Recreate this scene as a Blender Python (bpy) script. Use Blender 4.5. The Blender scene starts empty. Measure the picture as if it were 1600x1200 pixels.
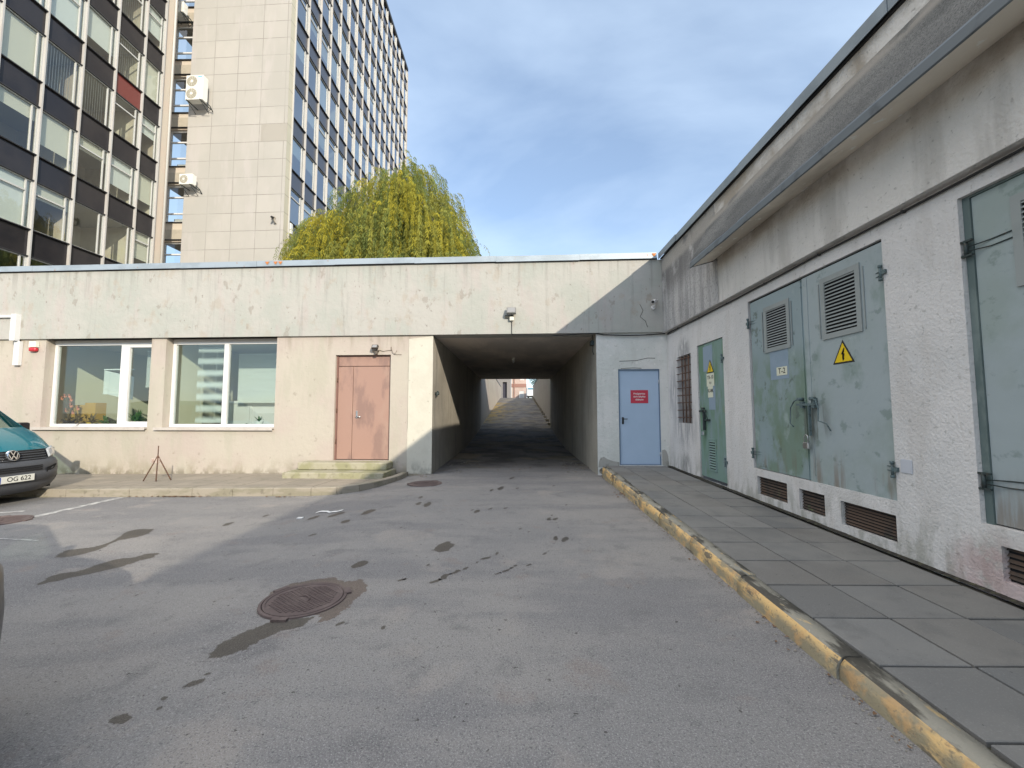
import bpy, bmesh, math, random
from mathutils import Vector, Matrix, noise
random.seed(7)
sc = bpy.context.scene
COL = sc.collection

# ------------------------------------------------------------------ camera
FPX = 645.0
EYE = Vector((0, 0, 1.46))
cam = bpy.data.objects.new('camera', bpy.data.cameras.new('camera'))
COL.objects.link(cam)
ROT = Matrix.Rotation(math.atan(8/FPX), 3, 'Z') @ Matrix.Rotation(math.pi/2+math.atan(44/FPX), 3, 'X')
cam.matrix_world = Matrix.Translation(EYE) @ ROT.to_4x4()
cam.data.sensor_width = 36
cam.data.lens = FPX/1600*36
cam.data.clip_start = 0.05
cam.data.clip_end = 2000
sc.camera = cam

# ------------------------------------------------------------------ light
SUN_TO = Vector((1.30, -2.22, 1.0)).normalized()
sun = bpy.data.objects.new('sun', bpy.data.lights.new('sun', 'SUN'))
COL.objects.link(sun)
sun.rotation_euler = SUN_TO.to_track_quat('Z', 'Y').to_euler()
sun.data.energy = 4.6
sun.data.angle = math.radians(0.55)
sun.data.color = (1.0, 0.90, 0.745)
world = bpy.data.worlds.new('World')
sc.world = world
world.use_nodes = True
wn = world.node_tree
wn.nodes.clear()
def wnode(t, **k):
    n = wn.nodes.new(t)
    for a, b in k.items(): setattr(n, a, b)
    return n
sky = wnode('ShaderNodeTexSky', sky_type='NISHITA', sun_disc=False)
sky.sun_elevation = math.asin(SUN_TO.z)
sky.sun_rotation = math.atan2(SUN_TO.x, SUN_TO.y)
sky.air_density = 1.0; sky.dust_density = 0.6; sky.ozone_density = 1.5
tc = wnode('ShaderNodeTexCoord')
sx = wnode('ShaderNodeSeparateXYZ'); wn.links.new(tc.outputs['Generated'], sx.inputs[0])
ad = wnode('ShaderNodeMath', operation='ADD'); wn.links.new(sx.outputs[2], ad.inputs[0]); ad.inputs[1].default_value = 0.22
dv = wnode('ShaderNodeVectorMath', operation='DIVIDE'); wn.links.new(tc.outputs['Generated'], dv.inputs[0])
cb = wnode('ShaderNodeCombineXYZ')
for i in range(3): wn.links.new(ad.outputs[0], cb.inputs[i])
wn.links.new(cb.outputs[0], dv.inputs[1])
mp = wnode('ShaderNodeMapping'); mp.inputs['Scale'].default_value = (1.0, 1.5, 0.0); mp.inputs['Rotation'].default_value = (0, 0, 0.6)
mp.inputs['Location'].default_value = (3.1, 1.7, 0)
wn.links.new(dv.outputs[0], mp.inputs[0])
nz = wnode('ShaderNodeTexNoise'); nz.inputs['Scale'].default_value = 1.1; nz.inputs['Detail'].default_value = 7; nz.inputs['Roughness'].default_value = 0.52
nz.inputs['Distortion'].default_value = 0.25
wn.links.new(mp.outputs[0], nz.inputs['Vector'])
cr = wnode('ShaderNodeMapRange'); cr.inputs['From Min'].default_value = 0.32; cr.inputs['From Max'].default_value = 0.75
cr.inputs['To Min'].default_value = 0.20; cr.inputs['To Max'].default_value = 0.80
wn.links.new(nz.outputs[0], cr.inputs[0])
mixc = wnode('ShaderNodeMix', data_type='RGBA')
wn.links.new(cr.outputs[0], mixc.inputs[0]); sks = wnode('ShaderNodeVectorMath', operation='MULTIPLY'); wn.links.new(sky.outputs[0], sks.inputs[0]); sks.inputs[1].default_value = (1.38, 1.42, 1.48); wn.links.new(sks.outputs[0], mixc.inputs[6])
mixc.inputs[7].default_value = (5.7, 7.0, 8.6, 1)
# bright cloud added overhead, out of view, to lift shade; thinner over roofs ahead
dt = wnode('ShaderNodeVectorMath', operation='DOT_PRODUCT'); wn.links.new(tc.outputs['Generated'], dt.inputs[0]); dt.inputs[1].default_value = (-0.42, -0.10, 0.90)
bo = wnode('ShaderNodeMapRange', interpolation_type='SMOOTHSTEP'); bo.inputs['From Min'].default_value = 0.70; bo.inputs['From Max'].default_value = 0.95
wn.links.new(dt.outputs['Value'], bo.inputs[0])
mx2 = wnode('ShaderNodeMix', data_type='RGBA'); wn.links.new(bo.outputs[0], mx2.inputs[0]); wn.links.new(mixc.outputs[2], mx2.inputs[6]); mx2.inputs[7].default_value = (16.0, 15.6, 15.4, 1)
bg = wnode('ShaderNodeBackground'); bg.inputs[1].default_value = 0.15
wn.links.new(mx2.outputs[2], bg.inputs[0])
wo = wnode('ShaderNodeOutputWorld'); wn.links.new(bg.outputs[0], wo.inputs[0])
sc.view_settings.view_transform = 'Standard'
sc.view_settings.look = 'None'
sc.view_settings.exposure = 0.1
sc.view_settings.gamma = 1.0
sc.render.engine = 'CYCLES'

# ------------------------------------------------------------------ helpers
def ray(px, py): return ROT @ Vector(((px-800)/FPX, (600-py)/FPX, -1))
def onplane(px, py, p, n):
    d = ray(px, py); return EYE + d*((Vector(p)-EYE).dot(Vector(n))/d.dot(Vector(n)))
def onX(px, py, x): return onplane(px, py, (x, 0, 0), (1, 0, 0))
def onY(px, py, y): return onplane(px, py, (0, y, 0), (0, 1, 0))
def onZ(px, py, z): return onplane(px, py, (0, 0, z), (0, 0, 1))

class Fr:
    """a wall frame: s along the wall, d into the building, z up"""
    def __init__(self, o, s, d): self.o, self.s, self.d = Vector(o), Vector(s).normalized(), Vector(d).normalized()
    def P(self, s, d, z): return self.o + self.s*s + self.d*d + Vector((0, 0, z))
    def px(self, x, y, d=0):
        p = onplane(x, y, self.o+self.d*d, self.d)
        return ((p-self.o).dot(self.s), p.z)
TH = math.radians(2.6)
FRONT = Fr((3.52, 9.66, 0), (math.cos(TH), -math.sin(TH), 0), (math.sin(TH), math.cos(TH), 0))
RIGHT = Fr((3.52, 0, 0), (0, 1, 0), (1, 0, 0))
WORLD = Fr((0, 0, 0), (1, 0, 0), (0, 1, 0))

def face(bm, pts, mi=0):
    try:
        f = bm.faces.new([bm.verts.new(p) for p in pts]); f.material_index = mi; return f
    except ValueError: return None
def box(bm, F, s0, s1, d0, d1, z0, z1, mi=0):
    c = [F.P(s, d, z) for z in (z0, z1) for d in (d0, d1) for s in (s0, s1)]
    v = [bm.verts.new(p) for p in c]
    for q in ((0,1,3,2), (4,6,7,5), (0,4,5,1), (2,3,7,6), (0,2,6,4), (1,5,7,3)):
        f = bm.faces.new([v[i] for i in q]); f.material_index = mi
    return v
def bbox(bm, F, s0, s1, d0, d1, z0, z1, mi=0, bev=0.01, seg=2):
    """box with bevelled edges"""
    t = bmesh.new(); box(t, F, s0, s1, d0, d1, z0, z1, mi)
    bmesh.ops.bevel(t, geom=list(t.edges), offset=bev, segments=seg, affect='EDGES', profile=0.5)
    for f in t.faces: f.material_index = mi
    merge(bm, t)
def merge(bm, t):
    m = bpy.data.meshes.new('tmp'); t.to_mesh(m); bm.from_mesh(m); bpy.data.meshes.remove(m); t.free()
def quad(bm, F, s0, s1, z0, z1, d, mi=0): face(bm, [F.P(s0, d, z0), F.P(s1, d, z0), F.P(s1, d, z1), F.P(s0, d, z1)], mi)
def tube(bm, pts, r, n=8, mi=0, cap=True):
    pts = [Vector(p) for p in pts]; rings = []
    rr = r if isinstance(r, (list, tuple)) else [r]*len(pts)
    up = None
    for i, p in enumerate(pts):
        t = (pts[min(i+1, len(pts)-1)]-pts[max(i-1, 0)]).normalized()
        if up is None: up = Vector((0, 0, 1)) if abs(t.z) < 0.9 else Vector((1, 0, 0))
        a = t.cross(up)
        if a.length < 1e-4: a = t.cross(Vector((0.3, 1, 0)))
        a.normalize(); b = a.cross(t).normalized(); up = b
        rings.append([bm.verts.new(p+(a*math.cos(k*2*math.pi/n)+b*math.sin(k*2*math.pi/n))*rr[i]) for k in range(n)])
    for i in range(len(rings)-1):
        for k in range(n):
            f = bm.faces.new((rings[i][k], rings[i][(k+1) % n], rings[i+1][(k+1) % n], rings[i+1][k])); f.material_index = mi; f.smooth = True
    if cap:
        for q in (rings[0], rings[-1]):
            f = bm.faces.new(q); f.material_index = mi
def cyl(bm, p0, p1, r, n=24, mi=0): tube(bm, [p0, p1], r, n, mi)
def wall(bm, F, s0, s1, z0, z1, holes, d=0.0, mi=0, rmi=None):
    """flat wall with rectangular openings: hole = (s0,s1,z0,z1,reveal depth)"""
    ss = sorted({s0, s1, *[h[0] for h in holes], *[h[1] for h in holes]}); ss = [x for x in ss if s0 <= x <= s1]
    zz = sorted({z0, z1, *[h[2] for h in holes], *[h[3] for h in holes]}); zz = [x for x in zz if z0 <= x <= z1]
    for a, b in zip(ss, ss[1:]):
        for c, e in zip(zz, zz[1:]):
            m, n = (a+b)/2, (c+e)/2
            if any(h[0] < m < h[1] and h[2] < n < h[3] for h in holes): continue
            quad(bm, F, a, b, c, e, d, mi)
    for h in holes:
        a, b, c, e, w = h; r = mi if rmi is None else rmi
        P = F.P
        face(bm, [P(a, d, c), P(a, d, e), P(a, d+w, e), P(a, d+w, c)], r)
        face(bm, [P(b, d, c), P(b, d+w, c), P(b, d+w, e), P(b, d, e)], r)
        face(bm, [P(a, d, e), P(b, d, e), P(b, d+w, e), P(a, d+w, e)], r)
        face(bm, [P(a, d, c), P(a, d+w, c), P(b, d+w, c), P(b, d, c)], r)

def obj(name, bm, mats, parent=None, smooth=False, recalc=True):
    if recalc: bmesh.ops.recalc_face_normals(bm, faces=bm.faces)
    me = bpy.data.meshes.new(name)
    if parent is not None:
        bm.transform(wmat(parent).inverted())
    bm.to_mesh(me); bm.free()
    for m in (mats if isinstance(mats, (list, tuple)) else [mats]): me.materials.append(m)
    if smooth:
        for p in me.polygons: p.use_smooth = True
    o = bpy.data.objects.new(name, me); COL.objects.link(o)
    if parent is not None: o.parent = parent
    return o
def wmat(o):
    m = Matrix.LocRotScale(o.location, o.rotation_euler, o.scale)
    return wmat(o.parent) @ m if o.parent else m
def thing(name, label, cat, loc, rz=0.0, group=None):
    o = bpy.data.objects.new(name, None); COL.objects.link(o); o.empty_display_size = 0.2
    o.location = loc; o.rotation_euler = (0, 0, rz); o['label'] = label; o['category'] = cat
    if group: o['group'] = group
    return o
def tag(o, label, cat, group=None):
    o['label'] = label; o['category'] = cat
    if group: o['group'] = group
    return o
def struct(o): o['kind'] = 'structure'; return o
def dup(o, parent=None):
    c = o.copy(); COL.objects.link(c); c.parent = parent
    for ch in list(o.children): dup(ch, c)
    return c

# ------------------------------------------------------------------ materials
def surf(name, base, layers=(), rough=0.85, bump=(), metal=0.0, spec=0.35, attr=None, brick=None, coat=0.0, wet=None):
    """principled surface; layers = dicts(scale, lo, hi, col, amt, detail, z0, z1, seed, rough)"""
    m = bpy.data.materials.new(name); m.use_nodes = True
    nt = m.node_tree; nt.nodes.clear(); L = nt.links.new
    def N(t, **k):
        n = nt.nodes.new(t)
        for a, b in k.items(): setattr(n, a, b)
        return n
    out = N('ShaderNodeOutputMaterial'); bs = N('ShaderNodeBsdfPrincipled'); L(bs.outputs[0], out.inputs[0])
    bs.inputs['Roughness'].default_value = rough; bs.inputs['Metallic'].default_value = metal
    bs.inputs['Specular IOR Level'].default_value = spec
    if coat: bs.inputs['Coat Weight'].default_value = coat; bs.inputs['Coat Roughness'].default_value = 0.04
    geo = N('ShaderNodeNewGeometry')
    pos = geo.outputs['Position']
    sep = N('ShaderNodeSeparateXYZ'); L(pos, sep.inputs[0])
    rgb = N('ShaderNodeRGB'); rgb.outputs[0].default_value = (*base, 1); cur = rgb.outputs[0]
    if attr:
        va = N('ShaderNodeVertexColor'); va.layer_name = attr; cur = va.outputs[0]
    def mul(a, b):
        n = N('ShaderNodeMath', operation='MULTIPLY'); L(a, n.inputs[0])
        if isinstance(b, float): n.inputs[1].default_value = b
        else: L(b, n.inputs[1])
        return n.outputs[0]
    def rng(a, lo, hi, t0=0.0, t1=1.0):
        n = N('ShaderNodeMapRange'); n.interpolation_type = 'SMOOTHSTEP'
        n.inputs['From Min'].default_value = lo; n.inputs['From Max'].default_value = hi
        n.inputs['To Min'].default_value = t0; n.inputs['To Max'].default_value = t1
        L(a, n.inputs[0]); return n.outputs[0]
    def noi(sc_, detail=6, seed=0.0, rough_=0.55, dist=0.0):
        mpn = N('ShaderNodeMapping')
        if isinstance(sc_, (tuple, list)): mpn.inputs['Scale'].default_value = sc_
        else: mpn.inputs['Scale'].default_value = (sc_,)*3
        mpn.inputs['Location'].default_value = (seed*3.7, seed*1.3, seed*2.1)
        L(pos, mpn.inputs[0])
        n = N('ShaderNodeTexNoise'); n.inputs['Scale'].default_value = 1; n.inputs['Detail'].default_value = detail
        n.inputs['Roughness'].default_value = rough_; n.inputs['Distortion'].default_value = dist
        L(mpn.outputs[0], n.inputs['Vector']); return n.outputs[0]
    hgt = None
    if brick:   # (u axis, v axis, width, height, offset u, offset v, mortar, mortar colour, variation, stagger)
        cxy = N('ShaderNodeCombineXYZ')
        for k, (ax, off) in enumerate(((brick[0], brick[4]), (brick[1], brick[5]))):
            a = N('ShaderNodeMath', operation='ADD'); L(sep.outputs['XYZ'.index(ax)], a.inputs[0]); a.inputs[1].default_value = off
            L(a.outputs[0], cxy.inputs[k])
        bt = N('ShaderNodeTexBrick'); L(cxy.outputs[0], bt.inputs[0])
        bt.offset = brick[9]; bt.inputs['Scale'].default_value = 1; bt.inputs['Brick Width'].default_value = brick[2]
        bt.inputs['Row Height'].default_value = brick[3]; bt.inputs['Mortar Size'].default_value = brick[6]; bt.inputs['Mortar Smooth'].default_value = 0.1
        v = brick[8]
        bt.inputs['Color1'].default_value = (*[c*(1-v) for c in base], 1); bt.inputs['Color2'].default_value = (*[min(1, c*(1+v)) for c in base], 1)
        bt.inputs['Mortar'].default_value = (*brick[7], 1); cur = bt.outputs[0]; hgt = bt.outputs['Fac']
    for l in layers:
        fac = rng(noi(l['scale'], l.get('detail', 6), l.get('seed', 0.0), l.get('nr', 0.6), l.get('dist', 0.0)), l['lo'], l['hi'])
        if 'z0' in l: fac = mul(fac, rng(sep.outputs[2], l['z0'], l['z1']))
        if 'c' in l:
            vd = N('ShaderNodeVectorMath', operation='DISTANCE'); L(pos, vd.inputs[0]); vd.inputs[1].default_value = l['c']
            fac = mul(fac, rng(vd.outputs['Value'], l['r'], l['r']*.35))
        fac = mul(fac, float(l.get('amt', 1.0)))
        mx = N('ShaderNodeMix', data_type='RGBA', blend_type=l.get('mode', 'MIX')); L(fac, mx.inputs[0]); L(cur, mx.inputs[6]); mx.inputs[7].default_value = (*l['col'], 1)
        cur = mx.outputs[2]
    if wet:   # feathered stain driven by the 'wet' attribute of the mesh
        at = N('ShaderNodeAttribute'); at.attribute_name = 'wet'
        for sc3, am in ((28, .9), (8, 1.1), (110, .5)):
            n1 = N('ShaderNodeMath', operation='MULTIPLY_ADD'); L(noi(sc3, 5, 2.0), n1.inputs[0]); n1.inputs[1].default_value = am; n1.inputs[2].default_value = -am/2
            a1 = N('ShaderNodeMath', operation='ADD'); L(at.outputs['Fac'] if sc3 == 28 else prev_, a1.inputs[0]); L(n1.outputs[0], a1.inputs[1]); prev_ = a1.outputs[0]
        fw = rng(prev_, .42, .58)
        mc = N('ShaderNodeMix', data_type='RGBA', blend_type='MULTIPLY'); mc.inputs[0].default_value = 1.0; mc.inputs[6].default_value = (*wet[0], 1); L(cur, mc.inputs[7])
        m2 = N('ShaderNodeMix', data_type='RGBA'); L(fw, m2.inputs[0]); L(cur, m2.inputs[6]); L(mc.outputs[2], m2.inputs[7]); cur = m2.outputs[2]
        L(rng(fw, 0, 1, rough, wet[1]), bs.inputs['Roughness'])
    L(cur, bs.inputs['Base Color'])
    prev = None
    for b in bump:   # (scale, strength, distance, detail)
        bn = N('ShaderNodeBump'); bn.inputs['Strength'].default_value = b[1]; bn.inputs['Distance'].default_value = b[2]
        L(noi(b[0], b[3] if len(b) > 3 else 4, 5.0), bn.inputs['Height'])
        if prev: L(prev, bn.inputs['Normal'])
        prev = bn.outputs[0]
    if hgt:
        bn = N('ShaderNodeBump', invert=True); bn.inputs['Strength'].default_value = 0.6; bn.inputs['Distance'].default_value = 0.012
        L(hgt, bn.inputs['Height'])
        if prev: L(prev, bn.inputs['Normal'])
        prev = bn.outputs[0]
    if prev: L(prev, bs.inputs['Normal'])
    return m
def glass(name, tint, refl=0.5, rough=0.01, ior=1.5):
    m = bpy.data.materials.new(name); m.use_nodes = True; nt = m.node_tree; nt.nodes.clear(); L = nt.links.new
    o = nt.nodes.new('ShaderNodeOutputMaterial'); mx = nt.nodes.new('ShaderNodeMixShader'); t = nt.nodes.new('ShaderNodeBsdfTransparent')
    g = nt.nodes.new('ShaderNodeBsdfGlossy'); g.inputs['Roughness'].default_value = rough; t.inputs[0].default_value = (*tint, 1)
    g.inputs[0].default_value = (0.95, 0.97, 1.0, 1)
    fr = nt.nodes.new('ShaderNodeLayerWeight'); pw = nt.nodes.new('ShaderNodeMath'); pw.operation = 'POWER'; pw.inputs[1].default_value = 5.0; L(fr.outputs['Facing'], pw.inputs[0])
    ml = nt.nodes.new('ShaderNodeMath'); ml.operation = 'MULTIPLY_ADD'; ml.inputs[1].default_value = 0.92; ml.inputs[2].default_value = 0.04+refl; ml.use_clamp = True
    L(pw.outputs[0], ml.inputs[0]); L(ml.outputs[0], mx.inputs[0]); L(t.outputs[0], mx.inputs[1]); L(g.outputs[0], mx.inputs[2]); L(mx.outputs[0], o.inputs[0])
    return m
def D(scale, lo, hi, col, amt=1.0, **k): return dict(scale=scale, lo=lo, hi=hi, col=col, amt=amt, **k)

# plaster of the front building: cream, patchy, chipped
M_CREAM = surf('cream_plaster', (0.443, 0.404, 0.342), [
    D(0.7, 0.42, 0.62, (0.429, 0.366, 0.325), 0.8), D((2.4, 2.4, 0.5), 0.48, 0.64, (0.374, 0.359, 0.287), 0.5, seed=3),
    D(6.0, 0.62, 0.70, (0.281, 0.249, 0.204), 0.55, seed=1, detail=8), D(14, 0.68, 0.72, (0.174, 0.151, 0.128), 0.5, seed=2, detail=8),
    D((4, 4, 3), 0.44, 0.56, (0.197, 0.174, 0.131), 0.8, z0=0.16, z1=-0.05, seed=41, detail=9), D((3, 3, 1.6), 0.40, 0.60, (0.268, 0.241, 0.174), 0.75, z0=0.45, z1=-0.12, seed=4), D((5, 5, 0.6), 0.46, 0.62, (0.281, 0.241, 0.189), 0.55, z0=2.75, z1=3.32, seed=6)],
    rough=0.92, bump=[(9, 0.35, 0.02), (60, 0.35, 0.006)])
M_FASCIA = surf('fascia_plaster', (0.402, 0.390, 0.358), [
    D(0.9, 0.40, 0.62, (0.352, 0.364, 0.328), 0.8, seed=8), D((3.0, 3.0, 0.8), 0.50, 0.66, (0.415, 0.351, 0.336), 0.4, seed=3),
    D((4, 4, 2.5), 0.60, 0.66, (0.252, 0.225, 0.191), 0.55, seed=1, detail=9), D((13, 13, 8), 0.655, 0.70, (0.158, 0.132, 0.114), 0.6, seed=2, detail=8),
    D((9, 9, 0.35), 0.50, 0.64, (0.243, 0.236, 0.212), 0.45, seed=31, z0=4.3, z1=5.05), D((3, 3, 2), 0.56, 0.66, (0.36, 0.315, 0.26), 0.5, seed=33, detail=10), D((7, 7, 0.5), 0.56, 0.75, (0.252, 0.251, 0.229), 0.5, seed=9)],
    rough=0.92, bump=[(7, 0.5, 0.025), (50, 0.4, 0.007)])
M_GREYPL = surf('grey_plaster', (0.667, 0.653, 0.620), [
    D(0.8, 0.42, 0.62, (0.574, 0.586, 0.547), 0.8, seed=8), D((4, 4, 0.8), 0.5, 0.72, (0.534, 0.534, 0.493), 0.6, seed=3),
    D(14, 0.60, 0.68, (0.400, 0.400, 0.360), 0.6, seed=2, detail=8), D(5, 0.60, 0.70, (0.774, 0.747, 0.707), 0.6, seed=12, detail=8)],
    rough=0.92, bump=[(12, 0.5, 0.03), (45, 0.6, 0.012)])
M_ROUGHPL = surf('roughcast_plaster', (0.615, 0.597, 0.580), [
    D(0.8, 0.42, 0.62, (0.545, 0.539, 0.528), 0.8, seed=8), D((4, 4, 0.9), 0.47, 0.64, (0.510, 0.487, 0.464), 0.6, seed=3),
    D(22, 0.60, 0.67, (0.302, 0.302, 0.278), 0.55, seed=2, detail=8),
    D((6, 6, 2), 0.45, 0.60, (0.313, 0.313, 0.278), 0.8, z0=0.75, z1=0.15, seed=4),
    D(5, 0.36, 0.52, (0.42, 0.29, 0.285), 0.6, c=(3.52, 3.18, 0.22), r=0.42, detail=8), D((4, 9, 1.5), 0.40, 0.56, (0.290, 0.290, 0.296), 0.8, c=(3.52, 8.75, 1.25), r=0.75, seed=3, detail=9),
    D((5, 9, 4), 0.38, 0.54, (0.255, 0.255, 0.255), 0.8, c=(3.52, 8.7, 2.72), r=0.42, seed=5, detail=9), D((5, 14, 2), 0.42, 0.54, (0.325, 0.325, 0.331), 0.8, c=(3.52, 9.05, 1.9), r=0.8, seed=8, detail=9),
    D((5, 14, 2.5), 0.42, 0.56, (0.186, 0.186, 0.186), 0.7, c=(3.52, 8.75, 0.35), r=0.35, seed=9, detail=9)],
    rough=0.93, bump=[(6, 0.3, 0.03), (42, 0.55, 0.02, 4)])
M_DIRTY = surf('weathered_fascia', (0.44, 0.43, 0.40), [
    D((5, 5, 0.5), 0.42, 0.62, (0.27, 0.265, 0.25), 0.85, seed=3), D(24, 0.48, 0.60, (0.17, 0.17, 0.16), 0.55, seed=1, detail=5),
    D((3, 3, 1), 0.5, 0.65, (0.50, 0.45, 0.40), 0.5, seed=6)],
    rough=0.95, bump=[(10, 0.4, 0.02), (38, 0.9, 0.03, 3)])
M_SOFFIT_L = 0
M_SOFFIT = surf('canopy_soffit', (0.810, 0.740, 0.629), [D((1, .6, 1), 0.45, 0.62, (0.526, 0.466, 0.385), 0.8, seed=4), D(7, 0.6, 0.66, (0.900, 0.900, 0.850), 0.7, seed=2)], bump=[(9, 0.5, 0.02)])
M_TUNNEL = surf('passage_plaster', (0.377, 0.346, 0.289), [D(0.6, 0.4, 0.62, (0.273, 0.251, 0.210), 0.8), D((4, 4, .5), 0.5, 0.7, (0.200, 0.189, 0.167), 0.6, seed=4), D(12, .62, .69, (0.472, 0.441, 0.377), .5, seed=2)], bump=[(10, 0.5, 0.02)])
M_CEIL = surf('passage_ceiling', (0.646, 0.570, 0.495), [D((1, .4, 1), 0.4, 0.62, (0.437, 0.400, 0.361), 0.8)], bump=[(8, .3, .02)])
M_ZINC = surf('galvanised_flashing', (0.361, 0.413, 0.456), [D((1.2, 1.2, 2), 0.45, 0.62, (0.284, 0.327, 0.361), 0.7), D(9, 0.66, 0.72, (0.361, 0.189, 0.103), 0.7, seed=4)], rough=0.55, metal=0.35, bump=[(3, 0.15, 0.02)])
M_DRIP = surf('drip_flashing', (0.144, 0.162, 0.174), [D(4, 0.5, 0.65, (0.084, 0.090, 0.096), 0.7)], rough=0.5, metal=0.4)
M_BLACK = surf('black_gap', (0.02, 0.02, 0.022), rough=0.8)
M_ROOF = surf('bitumen_roof', (0.07, 0.07, 0.07), [D(3, .45, .65, (.12, .12, .11), .7)], bump=[(30, .4, .01)])
ASPH_L = [
    D(0.30, 0.36, 0.64, (0.272, 0.255, 0.236), 0.85, seed=2), D((0.5, 1.6, 1), 0.44, 0.62, (0.165, 0.160, 0.162), 0.7, seed=5, detail=9),
    D(3, 0.54, 0.70, (0.140, 0.135, 0.134), 0.6, seed=3, detail=10), D(1.3, 0.58, 0.68, (0.300, 0.270, 0.242), 0.6, seed=14, detail=10), D(2.2, 0.60, 0.70, (0.215, 0.182, 0.165), 0.7, seed=21, detail=9),
    D(120, 0.53, 0.66, (0.38, 0.37, 0.355), 0.65, seed=1, detail=3), D(95, 0.55, 0.66, (0.075, 0.075, 0.078), 0.6, seed=7, detail=3), D(230, 0.58, 0.70, (0.50, 0.49, 0.47), 0.5, seed=17, detail=2),
    D(17, 0.665, 0.70, (0.055, 0.05, 0.045), 0.8, seed=11, detail=5)]
ASPH_B = [(2.5, 0.25, 0.03), (110, 0.75, 0.008, 3)]
M_ASPH = surf('asphalt', (0.205, 0.199, 0.194), ASPH_L, rough=0.9, spec=0.3, bump=ASPH_B)
M_WET = surf('stained_asphalt', (0.205, 0.199, 0.194), ASPH_L, rough=0.9, spec=0.3, bump=ASPH_B, wet=((0.36, 0.335, 0.30), 0.6))
M_MUD = surf('muddy_asphalt', (0.205, 0.199, 0.194), ASPH_L, rough=0.9, spec=0.3, bump=ASPH_B, wet=((0.62, 0.53, 0.47), 0.85))
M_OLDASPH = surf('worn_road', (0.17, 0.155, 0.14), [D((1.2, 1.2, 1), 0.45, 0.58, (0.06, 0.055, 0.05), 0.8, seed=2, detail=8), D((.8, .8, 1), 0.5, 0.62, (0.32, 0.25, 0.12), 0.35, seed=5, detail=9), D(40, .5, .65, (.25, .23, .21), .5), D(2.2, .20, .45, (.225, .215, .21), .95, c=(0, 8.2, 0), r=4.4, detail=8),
    *[D((2.5, 1.2, 2), .40, .56, (.36, .25, .07), .85, c=(-2.6, yy, .57+(yy-23.4)*.0975), r=rr, seed=yy, detail=8) for yy, rr in ((26.5, 1.9), (29.5, 2.6), (33, 3.0), (37, 3.0), (41, 2.6))]], bump=[(6, .4, .03), (70, .5, .01)])
M_GRASSY = surf('leaf_litter', (0.25, 0.18, 0.06), [D(9, 0.45, 0.6, (0.12, 0.09, 0.04), 0.8), D(14, .5, .6, (.40, .28, .07), .7, seed=3)], bump=[(30, .8, .03)])
M_WHITE_LINE = surf('road_paint', (0.50, 0.49, 0.46), [D(12, 0.42, 0.56, (0.25, 0.245, 0.24), 0.9, detail=9)], rough=0.8, bump=[(120, 0.4, 0.004)])
M_SLAB = surf('paving_slab', (0.170, 0.170, 0.162), [D(1.1, 0.4, 0.64, (0.200, 0.196, 0.183), 0.8), D(3.4, 0.5, 0.68, (0.123, 0.123, 0.119), 0.6, seed=3, detail=9), D(120, 0.56, 0.7, (0.238, 0.238, 0.230), 0.45, detail=2, seed=4), D(26, .69, .73, (0.043, 0.043, 0.038), .6, seed=9, detail=3)],
    rough=0.88, attr='var', bump=[(5, .12, .02), (110, 0.35, 0.004, 2)])
M_JOINT = surf('joint_dirt', (0.030, 0.027, 0.022), [D(20, .5, .65, (.09, .09, .05), .6)], bump=[(50, .6, .01)])
M_LPAVE = surf('tan_paving', (0.296, 0.257, 0.204), [D(1.2, 0.42, 0.62, (0.244, 0.217, 0.174), 0.8), D(6, 0.55, 0.68, (0.174, 0.157, 0.113), 0.6, seed=4, detail=8), D(80, .55, .7, (0.348, 0.313, 0.261), .4, detail=2)], brick=('X', 'Y', 0.75, 0.75, 0.2, 0.1, 0.008, (0.087, 0.078, 0.061), 0.07, 0.0), bump=[(60, .4, .006)])
M_LKERB = surf('tan_kerb', (0.313, 0.278, 0.222), [D((2, 2, 8), 0.45, 0.62, (0.217, 0.200, 0.139), 0.7), D(9, 0.56, 0.68, (0.148, 0.131, 0.096), 0.6, seed=4, detail=8)], bump=[(40, .5, .01)])
M_YKERB = surf('yellow_kerb', (0.64, 0.43, 0.185), [
    D((7, 3, 7), 0.34, 0.52, (0.24, 0.22, 0.155), 0.9, seed=12, detail=9, z0=0.12, z1=0.055),
    D((6, 2.2, 12), 0.50, 0.58, (0.27, 0.235, 0.16), 0.95, seed=2, detail=9), D((9, 3, 9), 0.56, 0.62, (0.13, 0.115, 0.09), 0.9, seed=5, detail=9),
    D(7, 0.52, 0.64, (0.55, 0.33, 0.14), 0.6, seed=8), D(40, 0.58, 0.66, (0.20, 0.17, 0.12), 0.7, seed=3, detail=4)], rough=0.85, bump=[(9, .5, .02), (60, .6, .01)])
M_KTOP = surf('kerb_concrete', (0.27, 0.255, 0.21), [D((9, 2.5, 4), 0.47, 0.58, (0.06, 0.055, 0.045), 0.92, seed=2, detail=9), D((12, 3, 5), 0.60, 0.66, (0.60, 0.43, 0.20), 0.75, seed=4, detail=9), D(9, .64, .69, (.48, .45, .38), .8, seed=9)], bump=[(12, .6, .02), (60, .5, .01)])
M_STEP = surf('step_concrete', (0.365, 0.339, 0.252), [D(2.5, 0.42, 0.6, (0.270, 0.261, 0.148), 0.8), D(9, .54, .68, (0.191, 0.174, 0.113), .6, seed=3, detail=8)], bump=[(16, .5, .015)])
M_PINK = surf('salmon_door_paint', (0.346, 0.217, 0.171), [D((2.6, 2.6, 1.0), 0.47, 0.60, (0.236, 0.152, 0.128), 0.75, seed=2), D((1.4, 1.4, .8), 0.55, 0.75, (0.373, 0.258, 0.204), 0.8, seed=6), D(30, .68, .72, (0.138, 0.091, 0.073), .5, seed=1)], rough=0.5, bump=[(2.2, .12, .02)])
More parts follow.
